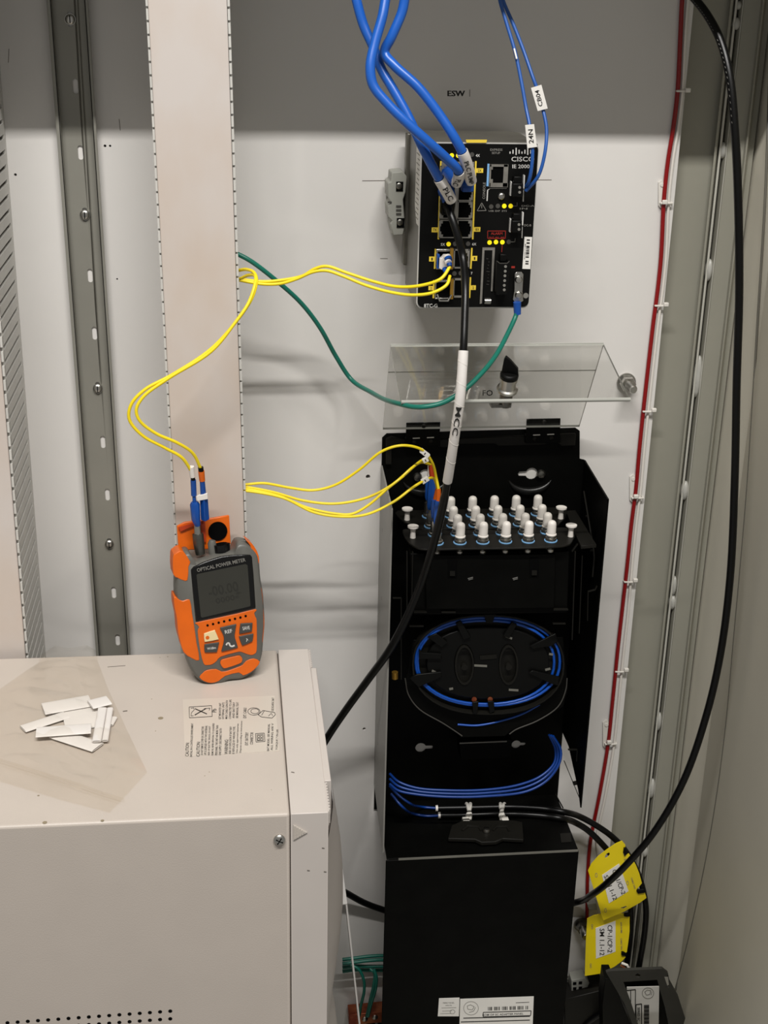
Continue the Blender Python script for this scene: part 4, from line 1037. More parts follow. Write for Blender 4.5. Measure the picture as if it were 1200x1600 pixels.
# big black cable looping down the right side
bc = T('power_cable', 'long black cable looping from the top right corner down behind the black box', 'cable')
pp = pxpath([(1068, -24, .03), (1082, -6, .04), (1104, 22, .055), (1125, 62, .07), (1140, 120, .085), (1148, 200, .095), (1153, 300, .10), (1155, 450, .105), (1151, 600, .11), (1148, 750, .115), (1141, 900, .118), (1126, 1020, .12), (1103, 1120, .12), (1068, 1220, .118), (1022, 1300, .112), (975, 1355, .098), (945, 1383, .080), (922, 1400, .050), (907, 1408, .014), (885, 1414, .0095)], 8)
n_up = len(rise(pp)) - len(pp); pp = rise(pp)
pp += pxpath([(840, 1428, .0095), (740, 1448, .0095), (660, 1440, .0095), (600, 1422, .0095), (570, 1411, .012), (535, 1392, .02), (508, 1380, .030), (482, 1392, .048), (468, 1440, .062), (462, 1540, .066), (460, 1700, .066)], 8)
b = B(); b.tube(pp, .0034, 14); obj('jacket', b, 'black_cable', bc)
b = B()
for k in [n_up + q for q in list(range(10, 22)) + list(range(24, 40))]:
    ax = (pp[k + 1] - pp[k]).normalized(); nr = (CAM - pp[k]).normalized(); nr = (nr - ax * nr.dot(ax)).normalized(); sd = nr.cross(ax)
    q = pp[k] + (nr * .82 - sd * .57) * .00345; b.tube([q, q + ax * .0016 + sd * .0003], .00016, 5)
obj('printed_marking', b, 'print_grey', bc)
# thin blue wires with flags
for i, (lab_, pts, quad, txt, tc, rot) in enumerate((('thin blue wire with a white 24N flag, entering the upper power terminal', [(779, -14, .075), (781, 0, .076), (792, 38, .082), (805, 82, .09), (814.5, 127, .098), (822.4, 171, .106), (827, 193, .112), (829, 212, .116), (832, 232, .118), (830.5, 262, .118), (826, 284, .114), (822, 291, .108)], [(820.5, 195.5), (834.5, 194), (839, 229.5), (824, 231.5)], '24N', (829.5, 213), 94),
     ('thin blue wire with a white CB04 flag, bulging out right of the switch', [(784, -14, .070), (786, 0, .070), (802, 38, .076), (818, 79, .084), (833.5, 123.5, .094), (838, 136, .096), (843, 153.6, .098), (849, 174, .104), (854, 203, .110), (851, 241, .116), (841, 275, .116), (822, 298, .108)], [(829.7, 137.5), (846, 132.5), (855.8, 169.5), (840.2, 173.5)], 'CB04', (842, 153.5), 104))):
    t = T('control_wire', lab_, 'wire', 'thin blue wires at the top right of the switch')
    b = B(); b.tube(rise(pxpath(pts, 8)), .0014, 10); obj('insulation', b, 'blue_thin', t)
    dd = {0: .1205, 1: .1068}[i]; FF = wallf(dd)
    b = B(); b.prism(FF, FF.poly(quad), -.0006, 0); fl = obj('flag', b, 'paper', t); fl['label'] = f'white flag reading {txt}'
    b = B(); b.text(FF, txt, tc[0], tc[1], 22 if i == 0 else 26, 7.5 if i == 0 else 7, rot, c=.0002); obj('lettering', b, 'ink', fl)
    if i == 0:
        b = B(); pw = pxpath([(803, 76, .09), (807, 92, .094)], 4); b.tube([p + Vector((0, -.0009, 0)) for p in pw], .0007, 8); obj('highlight_streak', b, 'paper', t)  # highlight on the wire, drawn as a white sliver
# yellow cords between the switch, the trunking and the meter
def cord(name, lab, strands, r=.00130, ends=None, group='yellow fibre cords'):
    t = T(name, lab, 'cord', group)
    for st_ in strands:
        b = B(); b.tube(pxpath(st_, 8), r, 10); obj('strand', b, 'yellow_cord', t)
    return t
c = cord('fibre_patch_cord', 'twin yellow fibre cord running from the trunking to the switch', [
    [(366, 434, .070), (372, 435.5, .074), (412, 440, .078), (445.6, 437, .080), (473, 431, .082), (492, 420, .084), (510, 416, .086), (541, 426, .090), (584, 440, .098), (621, 448, .108), (658, 446, .117), (689, 435.5, .122), (703, 417, .116)],
    [(366, 437, .073), (372, 437.5, .077), (412, 444, .081), (439, 443, .083), (464, 435.5, .085), (489, 425, .087), (510, 423, .089), (535, 431, .093), (572, 446, .101), (612, 457, .110), (646, 461, .118), (677, 457, .123), (698, 445, .122), (703, 431, .116)]])
b = B(); b.pbox(S, 683, 398, 687, 420, 0, .008); b.tube([P(701, 403, .108), P(702, 410, .114)], [.0026, .0022], 10); b.tube([P(695, 420, .110), P(697, 426, .114)], [.0024, .0018], 10); obj('connector', b, 'blue_plug', c, .0003)
b = B(); b.pprism(wallf(.108), [(684, 401), (690, 404), (694, 399), (702, 399), (704, 404), (699, 412), (700, 424), (694, 424), (684, 418)], -.006, 0); b.tube([P(699, 408, .112), P(701, 411, .115)], [.0030, .0028], 12); b.tube([P(698, 400, .110), P(700, 404, .112)], [.0030, .0030], 12); obj('duplex_clip', b, 'cap_white', c, .0004)
b = B(); b.tube([P(700, 403.5, .112), P(701, 407, .114)], .0031, 12); b.tube([P(702, 412, .115), P(703, 416, .1165)], [.0024, .0018], 12); obj('blue_band', b, 'blue_plug', c)
c = cord('fibre_patch_cord', 'twin yellow fibre cord looping from the trunking down to the orange meter', [
    [(366, 422, .080), (372, 422.5, .086), (385, 421, .100), (397, 426, .112), (401, 438, .120), (394, 465, .128), (371, 500, .134), (330, 545, .140), (270, 585, .146), (226, 609, .150), (205, 632, .152), (202, 655, .152), (222, 680, .150), (258, 700, .146), (284, 715, .142), (299, 736, .137)],
    [(366, 437, .084), (374, 436, .090), (388, 430, .102), (399, 432, .116), (398, 446, .124), (388, 474, .131), (366, 506, .137), (330, 549, .143), (262, 592, .149), (224, 620, .153), (213, 640, .155), (218, 657, .155), (243, 677, .152), (277, 692, .148), (301, 708, .142), (314, 733, .136)]])
def seg_tube(parent, nm, m, a, bb, r0, r1, n=14, lab=None):
    b = B(); b.tube([P(*a), P(*bb)], [r0, r1], n); o = obj(nm, b, m, parent)
    if lab: o['label'] = lab
    return o
seg_tube(c, 'strain_relief', 'cap_white', (299, 729, .1375), (301, 745, .1360), .0022, .0022)
seg_tube(c, 'strain_relief', 'orange', (314.5, 736, .1360), (316, 751, .1350), .0026, .0024, lab='orange strain relief')
seg_tube(c, 'black_ring', 'black_plastic', (313.5, 730, .1364), (314.5, 737, .1360), .0022, .0022)
seg_tube(c, 'black_ring', 'black_plastic', (301, 745, .1360), (302, 751, .1355), .0018, .0018)
seg_tube(c, 'blue_stem', 'blue_plug', (302, 750, .1355), (303, 774, .1345), .0023, .0023)
seg_tube(c, 'blue_stem', 'blue_plug', (316, 751, .1350), (318, 776, .1335), .0021, .0024)
seg_tube(c, 'blue_stem', 'blue_plug', (303, 774, .1345), (304, 786, .1345), .0014, .0016)
b = B(); b.tube([P(304, 784, .1345), P(304.5, 788, .1345), P(306, 812, .1340), P(309, 821, .1330)], [.0028, .0040, .0036, .0024], 8); obj('connector', b, 'blue_plug', c)
b = B(); b.tube([P(318.5, 778, .1335), P(320.5, 812, .1310)], [.0034, .0036], 4); obj('connector', b, 'blue_plug', c, .0005)
b = B(); b.pprism(wallf(.137), [(307, 776), (312, 773), (313, 774), (324, 771), (325, 780), (314, 782), (308, 783)], -.002, 0); obj('clip', b, 'cap_white', c, .0003)
# four thin cords to the box
spots4 = [('uppermost of the four yellow cords arching over the corner of the black box', [(376, 757, .088), (384, 757, .088), (412, 755, .086), (452, 762, .084), (489, 766, .084), (523, 758, .086), (560, 735, .090), (597, 705, .096), (627.5, 696, .098), (658, 702, .094), (675, 722, .086), (682, 748, .078), (684.6, 766, .072)]),
          ('yellow cord sagging least of the lower three, left of the black box', [(376, 761, .090), (384, 761, .090), (427, 769, .090), (473, 782, .090), (523, 787, .092), (572, 778, .094), (612, 758, .094), (643, 731.5, .088), (664.5, 717.6, .078), (671, 728, .066)]),
          ('yellow cord crossing behind the others on its way up to the adapters', [(376, 764, .092), (384, 764, .092), (436, 775, .094), (479.5, 793, .097), (523, 802.5, .100), (550, 803, .101), (576, 789, .100), (606, 763, .098), (627.5, 746, .094), (656, 723, .082), (668, 724, .070)]),
          ('lowest yellow cord, sagging furthest before the orange-ended connector', [(376, 767, .094), (384, 767, .094), (442.5, 778, .098), (489, 800, .102), (529, 807, .105), (572, 804, .106), (615, 784, .104), (646, 761, .098), (664.5, 750, .090), (678, 748, .082), (685.5, 766, .074)])]
ends = [('orange', 3, (684.6, 764)), ('cap_white', 0, (671, 728)), ('orange_dark', 1, (668, 726)), ('orange', 2, (685.5, 764))]
cords = []
for (lab_, pts), (em, row, e) in zip(spots4, ends):
    t = T('optical_lead', lab_, 'cord', 'four thin yellow cords to the distribution box'); bs_ = base(row, 0) + Vector((0, 0, .004)); dr = -bs_.y; top = P(e[0], e[1], dr); top.x = (top.x + bs_.x) / 2
    path_ = [P(*q) for q in pts[:-2]] + [P(pts[-2][0], pts[-2][1], (pts[-2][2] + dr) / 2 if abs(pts[-2][2] - dr) > .012 else pts[-2][2]), top]
    b = B(); b.tube(spline(path_, 8), .00115, 9); obj('strand', b, 'yellow_cord', t)
    up = Vector((0, 0, 1)); hgt = max(.020, top.z - bs_.z)
    top2 = Vector((bs_.x, bs_.y, bs_.z + hgt * .86))
    b = B(); b.tube([bs_, bs_ + up * .010], [.0040, .0040], 8); b.tube([bs_ + up * .010, bs_ + up * .016], [.0028, .0028], 10); obj('barrel', b, 'steel', t)
    b = B(); b.tube([bs_ + up * .013, bs_ + up * .016, bs_ + up * .030, top2 - up * .004], [.0036, .0044, .0044, .0034], 6); obj('connector', b, 'blue_plug', t)
    b = B(); b.tube([top2 - up * .005, top], [.0025, .0019], 10); o = obj('strain_relief', b, em, t)
for q, lab_, par in (((664, 709, .0925, 16, 38), 'small white flag on the uppermost yellow cord above the connectors', 0), ((665, 719.5, .080, 9, -28), 'tiny white flag on the two middle yellow cords above the connectors', 1), ((664.5, 751, .092, 12, -33), 'small white flag on the lowest yellow cord left of the connectors', 3)):
    x, y, d, L_, an = q; FF = wallf(d + .0015); ca_, sa_ = math.cos(math.radians(an)), math.sin(math.radians(an)); w_ = 3.6
    pts = [(x + u * ca_ - v * sa_, y + u * sa_ + v * ca_) for u, v in ((-L_ / 2, -w_), (L_ / 2, -w_), (L_ / 2, w_), (-L_ / 2, w_))]
    t = T('cord_flag', lab_, 'label', 'white flags on the thin yellow cords'); b = B(); b.prism(FF, FF.poly(pts), -.003, 0); obj('flag', b, 'paper', t, .0003); b = B(); b.text(FF, '1', x, y, 1.6, 3.5, -an, c=.0002); obj('lettering', b, 'ink', t)
# green earth wire
g = T('earth_wire', 'green earth wire sagging from the trunking up to the lug on the switch', 'wire')
pp = pxpath([(362, 394, .060), (370, 396.5, .062), (392, 408, .064), (430, 437, .058), (470, 473, .045), (500, 512, .035), (525, 557, .028), (548, 592, .026), (580, 613, .060), (620, 630, .150), (655, 636, .170), (690, 630, .173), (720, 613, .172), (750, 586, .160), (775, 555, .140), (793, 522, .120), (805, 496, .108), (808, 487, .107)], 8)
b = B(); b.tube(pp, .00195, 12); obj('insulation', b, 'green_wire', g)
b = B(); b.tube([P(808.5, 491, .1065), P(808, 472, .1065)], [.0029, .0032], 14); obj('lug_sleeve', b, 'blue_plug', g)
b = B(); b.pprism(wallf(.1035), [(804, 428), (807, 425), (815, 425), (818, 428.5), (816.5, 456), (818, 470), (812, 474), (806, 474), (801.5, 468), (803.5, 456)], -.0018, 0); lg = obj('lug', b, 'steel', g, .0004)
for y in (436.5, 461):
    b = B(); screw_head(b, P(810, y, .1035), (0, -1, 0), .0031, .0028, 14); obj('screw', b, 'steel', lg)

# ------------------------------------------------------------------ red and white wires with ties along the panel edge
redp = [(1068, -14), (1066, 0), (1063, 60), (1059, 140), (1052, 200), (1044, 250), (1037.5, 310), (1033, 400), (1028, 450), (1021, 503), (1013, 572), (1005, 644), (999, 703), (993.5, 765), (986.6, 819), (980, 884), (972.5, 950), (965.5, 1013), (957, 1097), (950, 1163), (937, 1240), (923, 1312), (918.5, 1360), (917, 1445)]
t = T('signal_wire', 'red wire tied down along the right edge of the white panel', 'wire'); b = B(); b.tube(rise(pxpath([(x, y, .0024) for x, y in redp], 5)), .0019, 10); obj('insulation', b, 'red_wire', t)
t = T('signal_wire', 'white wire running beside the red wire down the right panel edge', 'wire'); b = B()
b.tube(rise(pxpath([(x + (9 if y < 60 else 7.5) + (2 if y > 900 else 0), y, .0016) for x, y in redp[:-2]] + [(936, 1350, .0016), (932, 1420, .0016)], 5)), .0013, 9); obj('insulation', b, 'white_wire', t)
pos = ['topmost', 'second from the top', 'third from the top', 'just right of the acrylic plate', 'fifth from the top', 'right of the dust caps', 'right of the splice tray', 'lowest']
for k, (x, y, mount) in enumerate(((1063, 142, 0), (1038, 317, 1), (1029, 477, 0), (1010, 642, 0), (993, 777, 1), (981, 908, 0), (967, 1048, 0), (951, 1161, 1))):
    t = T('cable_tie', f'white cable tie round the red and white wires, {pos[k]}' + (', with stick-on mount' if mount else ''), 'cable tie', 'cable ties along the red wire')
    b = B(); c0 = P(x - 4, y, .0024); c1 = P(x + 10, y, .0020)
    b.tube([c0 + Vector((-.0012, .002, 0)), c0 + Vector((-.0012, -.0022, 0)), (c0 + c1) / 2 + Vector((0, -.0026, 0)), c1 + Vector((.001, -.0018, 0)), c1 + Vector((.001, .0018, 0))], .0009, 6); obj('strap', b, 'nylon', t)
    b = B(); hd = P(x + (12 if not mount else 1), y - 1, .0058); b.fbox(Frame(hd, (1, 0, 0), (0, 0, 1), (0, -1, 0)), -.0022, .0022, -.0018, .0018, -.002, .0012); obj('tie_head', b, 'nylon', t, .0006)
    if mount:
        b = B(); b.pprism(W0, [(x - 9, y - 32), (x - 4, y - 36), (x + 4, y - 30), (x + 3, y + 3), (x - 6, y + 8), (x - 9, y + 4)], .0002, .0018); b.disc(W0, x - 3, y - 28, 3, .0018, .0024); obj('mount', b, 'nylon', t, .0005)

# ================================================================== optical power meter standing on the power supply, leaning on the trunking
def C6(x, y): return (270 + x / 6.9533, 840 + y / 6.9565)
psi, th = math.radians(9), math.radians(9)
w0 = Vector((math.sin(psi), -math.cos(psi), 0)); u0 = Vector((math.cos(psi), math.sin(psi), 0))
wv = (w0 * math.cos(th) + Vector((0, 0, 1)) * math.sin(th)).normalized(); vv = wv.cross(u0).normalized()
if vv.z < 0: vv = -vv
MO = Q(358, 1066, zu + .0005)
MF = Frame(MO, u0, vv, wv)
def smooth2(pts, k=4): return smoothpoly(pts, k)
meter = T('power_meter', 'orange and grey handheld optical power meter leaning against the white trunking', 'power meter')
OUT = [C6(*p) for p in ((150, 118), (200, 190), (225, 232), (330, 205), (480, 160), (640, 118), (700, 20), (790, 15), (860, 60), (915, 130), (935, 230), (950, 420), (975, 560), (990, 750), (996, 930), (980, 1120), (968, 1260), (930, 1370), (850, 1465), (740, 1530), (600, 1545), (500, 1585), (400, 1590), (300, 1560), (215, 1480), (140, 1340), (105, 1180), (60, 1000), (45, 850), (20, 720), (8, 560), (10, 430), (5, 280), (20, 200), (75, 140))]
TH = .026
op2 = MF.poly(OUT, -.010)
sm = smooth2(op2, 4)
b = B(); b.loft(MF, sm, [(.90, -TH), (.965, -TH + .003), (.985, -.014), (.985, -.007), (.955, -.0015), (.92, -.0002)]); obj('body', b, 'meter_grey', meter, angle=50)
def mp(nm, m, pts, c0, c1, par=None, sm_=2, sc=1.0, bev=.0008, lab=None):
    q = MF.poly([C6(*p) for p in pts], c1)
    if sm_: q = smoothpoly(q, sm_)
    b = B(); b.prism(MF, q, c0, c1); o = obj(nm, b, m, par or meter, bev)
    if lab: o['label'] = lab
    return o
mp('bumper_pad', 'orange', [(2, 215), (28, 175), (75, 145), (120, 160), (190, 262), (172, 320), (162, 466), (100, 462), (55, 440), (5, 400)], -.020, .0002, lab='orange upper left bumper')
mp('bumper_pad', 'orange', [(14, 640), (60, 668), (110, 686), (186, 672), (212, 820), (235, 960), (262, 1150), (292, 1336), (205, 1315), (120, 1252), (85, 1150), (58, 1040), (44, 880), (18, 760)], -.020, .0002, lab='orange lower left bumper')
mp('bumper_pad', 'orange', [(795, 28), (860, 68), (905, 130), (934, 200), (938, 280), (905, 302), (890, 220), (850, 140), (842, 90)], -.018, -.0012, lab='orange upper right bumper')
mp('bumper_pad', 'orange', [(920, 505), (955, 520), (975, 620), (984, 760), (996, 920), (985, 1080), (970, 1165), (940, 1178), (948, 900), (930, 700)], -.018, -.0008, lab='orange lower right bumper')
mp('bumper_pad', 'orange', [(290, 1518), (330, 1470), (370, 1442), (470, 1430), (530, 1458), (600, 1448), (700, 1412), (760, 1385), (800, 1340), (880, 1315), (946, 1350), (910, 1410), (850, 1462), (765, 1500), (718, 1468), (570, 1505), (500, 1560), (420, 1582), (340, 1562)], -.020, .0003, lab='orange foot bumper')
mp('foot', 'orange_dark', [(300, 1530), (560, 1520), (590, 1505), (715, 1472), (760, 1500), (700, 1528), (600, 1545), (480, 1588), (380, 1588)], -.022, -.004)
bz_ = mp('screen_bezel', 'meter_black', [(196, 352), (225, 318), (330, 272), (430, 236), (520, 208), (640, 192), (760, 186), (845, 188), (862, 215), (880, 420), (902, 768), (700, 820), (460, 872), (250, 918), (222, 640)], -.002, .0006, sm_=1)
sc_ = mp('screen', 'lcd', [(258, 408), (270, 396), (790, 288), (812, 300), (845, 738), (835, 748), (320, 870), (305, 860)], .0006, .0009, bz_, 0, bev=0)
b = B()
MFt = MF
def mt(b, txt, x, y, w, h, rot, c): b.text(MF, txt, *C6(x, y), w / 6.955, h / 6.955, rot, c)
mt(b, '-00.00', 550, 560, 330, 110, 12, .0010); mt(b, '0000', 570, 670, 210, 60, 12, .0010); mt(b, 'dBm', 715, 600, 60, 30, 12, .0010); mt(b, 'nm', 700, 645, 40, 24, 12, .0010)
obj('digits', b, 'lcd_digit', sc_)
b = B(); mt(b, 'OPTICAL POWER METER', 527, 297, 540, 40, 12.5, .0008); obj('lettering', b, 'print_grey', bz_)
kp = mp('keypad', 'orange', [(250, 925), (460, 880), (700, 828), (895, 780), (905, 800), (885, 820), (900, 868), (912, 900), (915, 1100), (912, 1230), (890, 1265), (850, 1278), (790, 1262), (740, 1243), (690, 1248), (520, 1296), (480, 1340), (430, 1378), (370, 1388), (335, 1370), (300, 1240), (270, 1020), (288, 980), (262, 945)], -.002, .0004, sm_=2)
b = B()
for x, y in ((378, 955), (438, 940), (499, 925), (558, 911), (619, 897), (676, 883), (735, 869), (792, 853)): b.disc(MF, *C6(x, y), 1.9, .0004, .0007, 12)
obj('sensor_dots', b, 'hole_black', kp)
def key(pts, m, txt=None, tx=0, ty=0, w=0, h=0, rot=10, nm='key', tm='print_white', lab=None):
    o = mp(nm, m, pts, 0, .0018, kp, 2, bev=.0003, lab=lab)
    if txt:
        b = B(); mt(b, txt, tx, ty, w, h, rot, .0020); obj('key_lettering', b, tm, o) if False else obj('key_lettering', b, tm, kp)
    return o
key([(340, 1058), (352, 1042), (450, 1010), (462, 1018), (496, 1098), (486, 1110), (362, 1134), (345, 1124)], 'key_white', lab='cream power key')
key([(345, 1172), (360, 1160), (490, 1142), (502, 1150), (482, 1236), (470, 1246), (362, 1250), (346, 1236)], 'key_grey', 'W/dBm', 420, 1202, 95, 26, 8)
key([(515, 990), (530, 978), (675, 945), (688, 955), (672, 1062), (682, 1110), (704, 1180), (694, 1200), (545, 1238), (532, 1225), (550, 1160), (558, 1090), (535, 1030)], 'key_grey', 'REF', 605, 1020, 80, 38, 12)
key([(735, 948), (748, 936), (858, 930), (866, 940), (860, 1012), (850, 1022), (735, 1044), (724, 1034)], 'key_grey', 'SAVE', 797, 983, 78, 38, 8)
key([(722, 1086), (735, 1074), (865, 1048), (876, 1058), (866, 1122), (855, 1134), (765, 1172), (750, 1164)], 'key_grey', 'λ', 812, 1112, 36, 36, 8)
b = B(); b.disc(MF, *C6(377, 1088), 3.0, .0018, .0020, 14)
obj('power_symbol', b, 'orange', kp)
b = B(); b.line(MF, [C6(580, 1170), C6(590, 1150), C6(612, 1145), C6(620, 1172), C6(640, 1185), C6(672, 1172)], 2.4, .0018, .0020); obj('light_symbol', b, 'print_white', kp)
key([(518, 1372), (522, 1345), (550, 1325), (700, 1288), (735, 1290), (755, 1315), (752, 1345), (725, 1370), (585, 1418), (545, 1415)], 'orange', nm='long_key', lab='orange oval key')
# top: flap, ports, connector
b = B(); fl = [(276.5, 822), (288, 816), (318, 812), (340, 808), (358, 805), (360.5, 850), (330, 858), (279, 860)]
b.prism(MF, MF.poly(fl, -TH), -TH - .0025, -TH + .0005); flp = obj('flap', b, 'orange', meter, .0006)
b = B(); b.disc(MF, 340.5, 830, 14.8, -TH + .0005, -TH + .0016, 28); obj('flap_seal', b, 'hole_black', flp)
b = B(); b.prism(MF, MF.poly([(279, 824), (318, 813), (318, 818), (300, 822), (282, 830)], -TH + .002), -TH, -TH + .003); b.prism(MF, MF.poly([(320, 812), (322, 846), (316, 848), (314, 814)], -TH + .002), -TH, -TH + .003); obj('flap_rib', b, 'orange_dark', flp)
def MW(px, py, c): return MF.W(*MF.px(px, py, c), c)
b = B(); b.tube([MW(309, 834, -.013), MW(310.5, 848, -.013), MW(313, 866, -.013)], [.0045, .0047, .0038], 20); cn = obj('receptacle', b, 'steel_dark', meter)
b = B(); b.tube([MW(308, 818, -.013), MW(309, 834, -.013)], [.0026, .0030], 14); obj('ferrule', b, 'steel', cn)
b = B(); b.tube([MW(332, 844, -.014), MW(331, 849, -.014), MW(333, 866, -.014)], [.0026, .0036, .0036], 14); obj('visible_light_port', b, 'meter_grey', meter)
b = B(); b.tube([MW(345, 850, -.012), MW(347, 864, -.012)], [.0060, .0060], 16); b.tube([MW(357, 848, -.01), MW(358, 862, -.01)], .0010, 8); obj('port_ring', b, 'meter_black', meter)
b = B(); b.tube([MW(370, 852, -.006), MW(378, 846, -.006), MW(386, 845, -.006), MW(391, 852, -.006)], .0012, 8); obj('top_ridge', b, 'meter_grey', meter)

# ================================================================== clear acrylic guard with its latch
hx0, hx1 = P(598, 672, .012).x, P(905, 660, .012).x
A0, A1 = P(598, 672, .012), P(905, 660, .012); B0, B1 = P(610, 542, .088), P(943, 533, .088); C0, C1 = P(627, 630, .160), P(985, 622, .160)
xa, xb = (A0.x + B0.x + C0.x) / 3, (A1.x + B1.x + C1.x) / 3
za, zb_, zc_ = (A0.z + A1.z) / 2, (B0.z + B1.z) / 2, (C0.z + C1.z) / 2
acr = T('acrylic_guard', 'clear bent acrylic guard plate hinged above the black box and swung open', 'guard')
def sheet(y0, z0, y1, z1, th_, nm):
    d = Vector((0, y1 - y0, z1 - z0)).normalized(); n = Vector((1, 0, 0)).cross(d)
    F = Frame((0, y0, z0), (1, 0, 0), d, n); L_ = math.hypot(y1 - y0, z1 - z0)
    return F, L_
def acsheet(F, L_, x0a, x1a, x0b, x1b, nm, th_=.0022):
    b = B(); q = [(x0a, 0), (x1a, 0), (x1b, L_), (x0b, L_)]
    b.prism(F, q, 0, th_, smi=1)
    o = obj(nm, b, ['acrylic', 'acrylic_edge'], acr); return o
F1, L1 = sheet(-.012, za, -.088, zb_, 0, ''); F2, L2 = sheet(-.088, zb_, -.160, zc_, 0, '')
acsheet(F1, L1, A0.x, A1.x, B0.x, B1.x, 'back_sheet', -.0022 if F1.w.y > 0 else .0022)
acsheet(F2, L2, B0.x, B1.x, C0.x, C1.x, 'front_sheet')
b = B(); b.tube([Vector((B0.x, -.088, zb_)), Vector((B1.x, -.088, zb_))], .0007, 6); obj('bend_edge', b, 'acrylic_edge', acr)
b = B(); b.tube([Vector((C0.x, -.160, zc_)), Vector((C1.x, -.160, zc_))], .0015, 8); obj('front_edge', b, 'acrylic_edge', acr)
t_ = .69; pL = A0.lerp(B0, t_); b = B(); b.tube([Vector((A0.x + (B0.x - A0.x) * t_, -.012 - .076 * t_ - .0006, za + (zb_ - za) * t_)), Vector((A1.x + (B1.x - A1.x) * t_, -.012 - .076 * t_ - .0006, za + (zb_ - za) * t_))], .0005, 6); obj('cross_line', b, 'acrylic_edge', acr)  # thin grey line across the back sheet
# latch
lt = T('latch_knob', 'black wing latch with a metal barrel fixed in the clear acrylic guard', 'latch')
kc = P(792, 611, .150); ax = Vector((0, -.45, .89)).normalized()
tt = (.150 - .088) / (.160 - .088); surf = Vector((kc.x, -.150, zb_ + (zc_ - zb_) * tt)); kc = surf
axn = F2.w if F2.w.z > 0 else -F2.w
b = B(); b.lathe(kc + axn * .0024, axn, [(.0085, 0), (.0085, .002), (.0068, .0028), (.0062, .0095), (.0072, .0100), (.0072, .0125)], 24); obj('barrel', b, 'steel', lt)
b = B(); b.lathe(kc - axn * .0002, -axn, [(.0052, 0), (.0052, .012), (.0035, .0125)], 16); b.fbox(Frame(kc - axn * .012, (1, 0, 0), (0, 1, 0), (0, 0, 1)), -.012, .004, -.005, .005, -.0012, .0012); obj('cam', b, 'steel_dark', lt)
top_ = kc + axn * .0150
b = B(); b.lathe(top_, axn, [(.0072, 0), (.0074, .003), (.0060, .0045), (.0001, .0050)], 24)
WFm = Frame(top_ + axn * .003, Vector((.92, -.25, 0)).normalized(), axn, Vector((.92, -.25, 0)).normalized().cross(axn))
b.prism(WFm, [(-.0065, 0), (.0070, 0), (.0060, .006), (-.0005, .0135), (-.0048, .0170), (-.0060, .014)], -.0016, .0016); obj('wing', b, 'black_plastic', lt, .0005)
# bolt and nut on the panel
bo = T('stud_bolt', 'chrome stud with nut and washer sticking out of the panel right of the acrylic guard', 'bolt')
bc_ = W0.W(*W0.px(978, 597)); axb = Vector((0, -1, 0))
b = B(); b.lathe(bc_, axb, [(.0088, .0002), (.0088, .0020), (.0040, .0020)], 28); obj('washer', b, 'steel', bo)
b = B(); b.lathe(bc_ + axb * .002, axb, [(.0072, 0), (.0074, .001), (.0074, .0065), (.0066, .0075), (.0040, .0075)], 6); obj('nut', b, 'steel', bo)
b = B(); prof_ = []
for i in range(13): prof_ += [(.0040, .009 + i * .0012), (.0036, .0096 + i * .0012)]
b.lathe(bc_, axb, prof_ + [(.0030, .0255), (.0001, .0256)], 18); obj('threaded_stud', b, 'steel', bo)

# ================================================================== trunk cables leaving the box, their ties and tags
LZ = zc + .0030
def TQ(px, py, h=.0036): return Q(px, py, zc + h)
tc1 = [TQ(684, 1263), TQ(740, 1262), TQ(800, 1261), TQ(852, 1264), TQ(882, 1269, .0040)]
tc2 = [TQ(688, 1274), TQ(740, 1273), TQ(800, 1272), TQ(850, 1275), TQ(878, 1279, .0040)]
p1 = [P(*q) for q in ((906, 1276, .024), (932, 1290, .026), (956, 1307, .028), (976, 1328, .030), (998, 1368, .032), (1009, 1415, .034), (1008, 1450, .034), (1002, 1490, .034), (992, 1530, .034), (960, 1568, .034), (915, 1600, .03), (900, 1620, .03))]
p2 = [P(*q) for q in ((900, 1286, .030), (918, 1297, .030), (940, 1318, .032), (962, 1346, .030), (982, 1390, .026), (986, 1440, .022), (982, 1490, .022), (974, 1540, .022), (968, 1590, .022), (966, 1640, .022))]
for lab_, a_, c_, r in (('upper black trunk cable lying across the lower cover and bending down past the yellow tags', tc1, p1, .0032), ('lower black trunk cable lying across the lower cover and running down behind the yellow tags', tc2, p2, .0032)):
    t = T('trunk_cable', lab_, 'cable', 'black trunk cables leaving the box'); pp = spline(a_ + c_, 8); b = B(); b.tube(pp, r, 14); obj('jacket', b, 'black_cable', t)
    b = B(); b.tube([pp[0] - (pp[1] - pp[0]).normalized() * .0022, pp[0]], [.0030, .0033], 12); obj('white_end', b, 'cap_white', t)
single('fibre_loop', 'blue fibre running into the upper black trunk cable', 'fibre', spline([P(609, 1228, .035), P(622, 1242, .045), P(640, 1255, .05), Q(660, 1261, zc + .004), Q(684, 1263, zc + .003)], 8), .0013, 'blue_fibre_shade', 'blue fibre in the distribution box')
single('fibre_loop', 'blue fibre running into the lower black trunk cable', 'fibre', spline([P(611, 1240, .045), P(628, 1260, .055), Q(648, 1272, zc + .004), Q(668, 1275, zc + .003), Q(688, 1274, zc + .003)], 8), .0013, 'blue_fibre_shade', 'blue fibre in the distribution box')
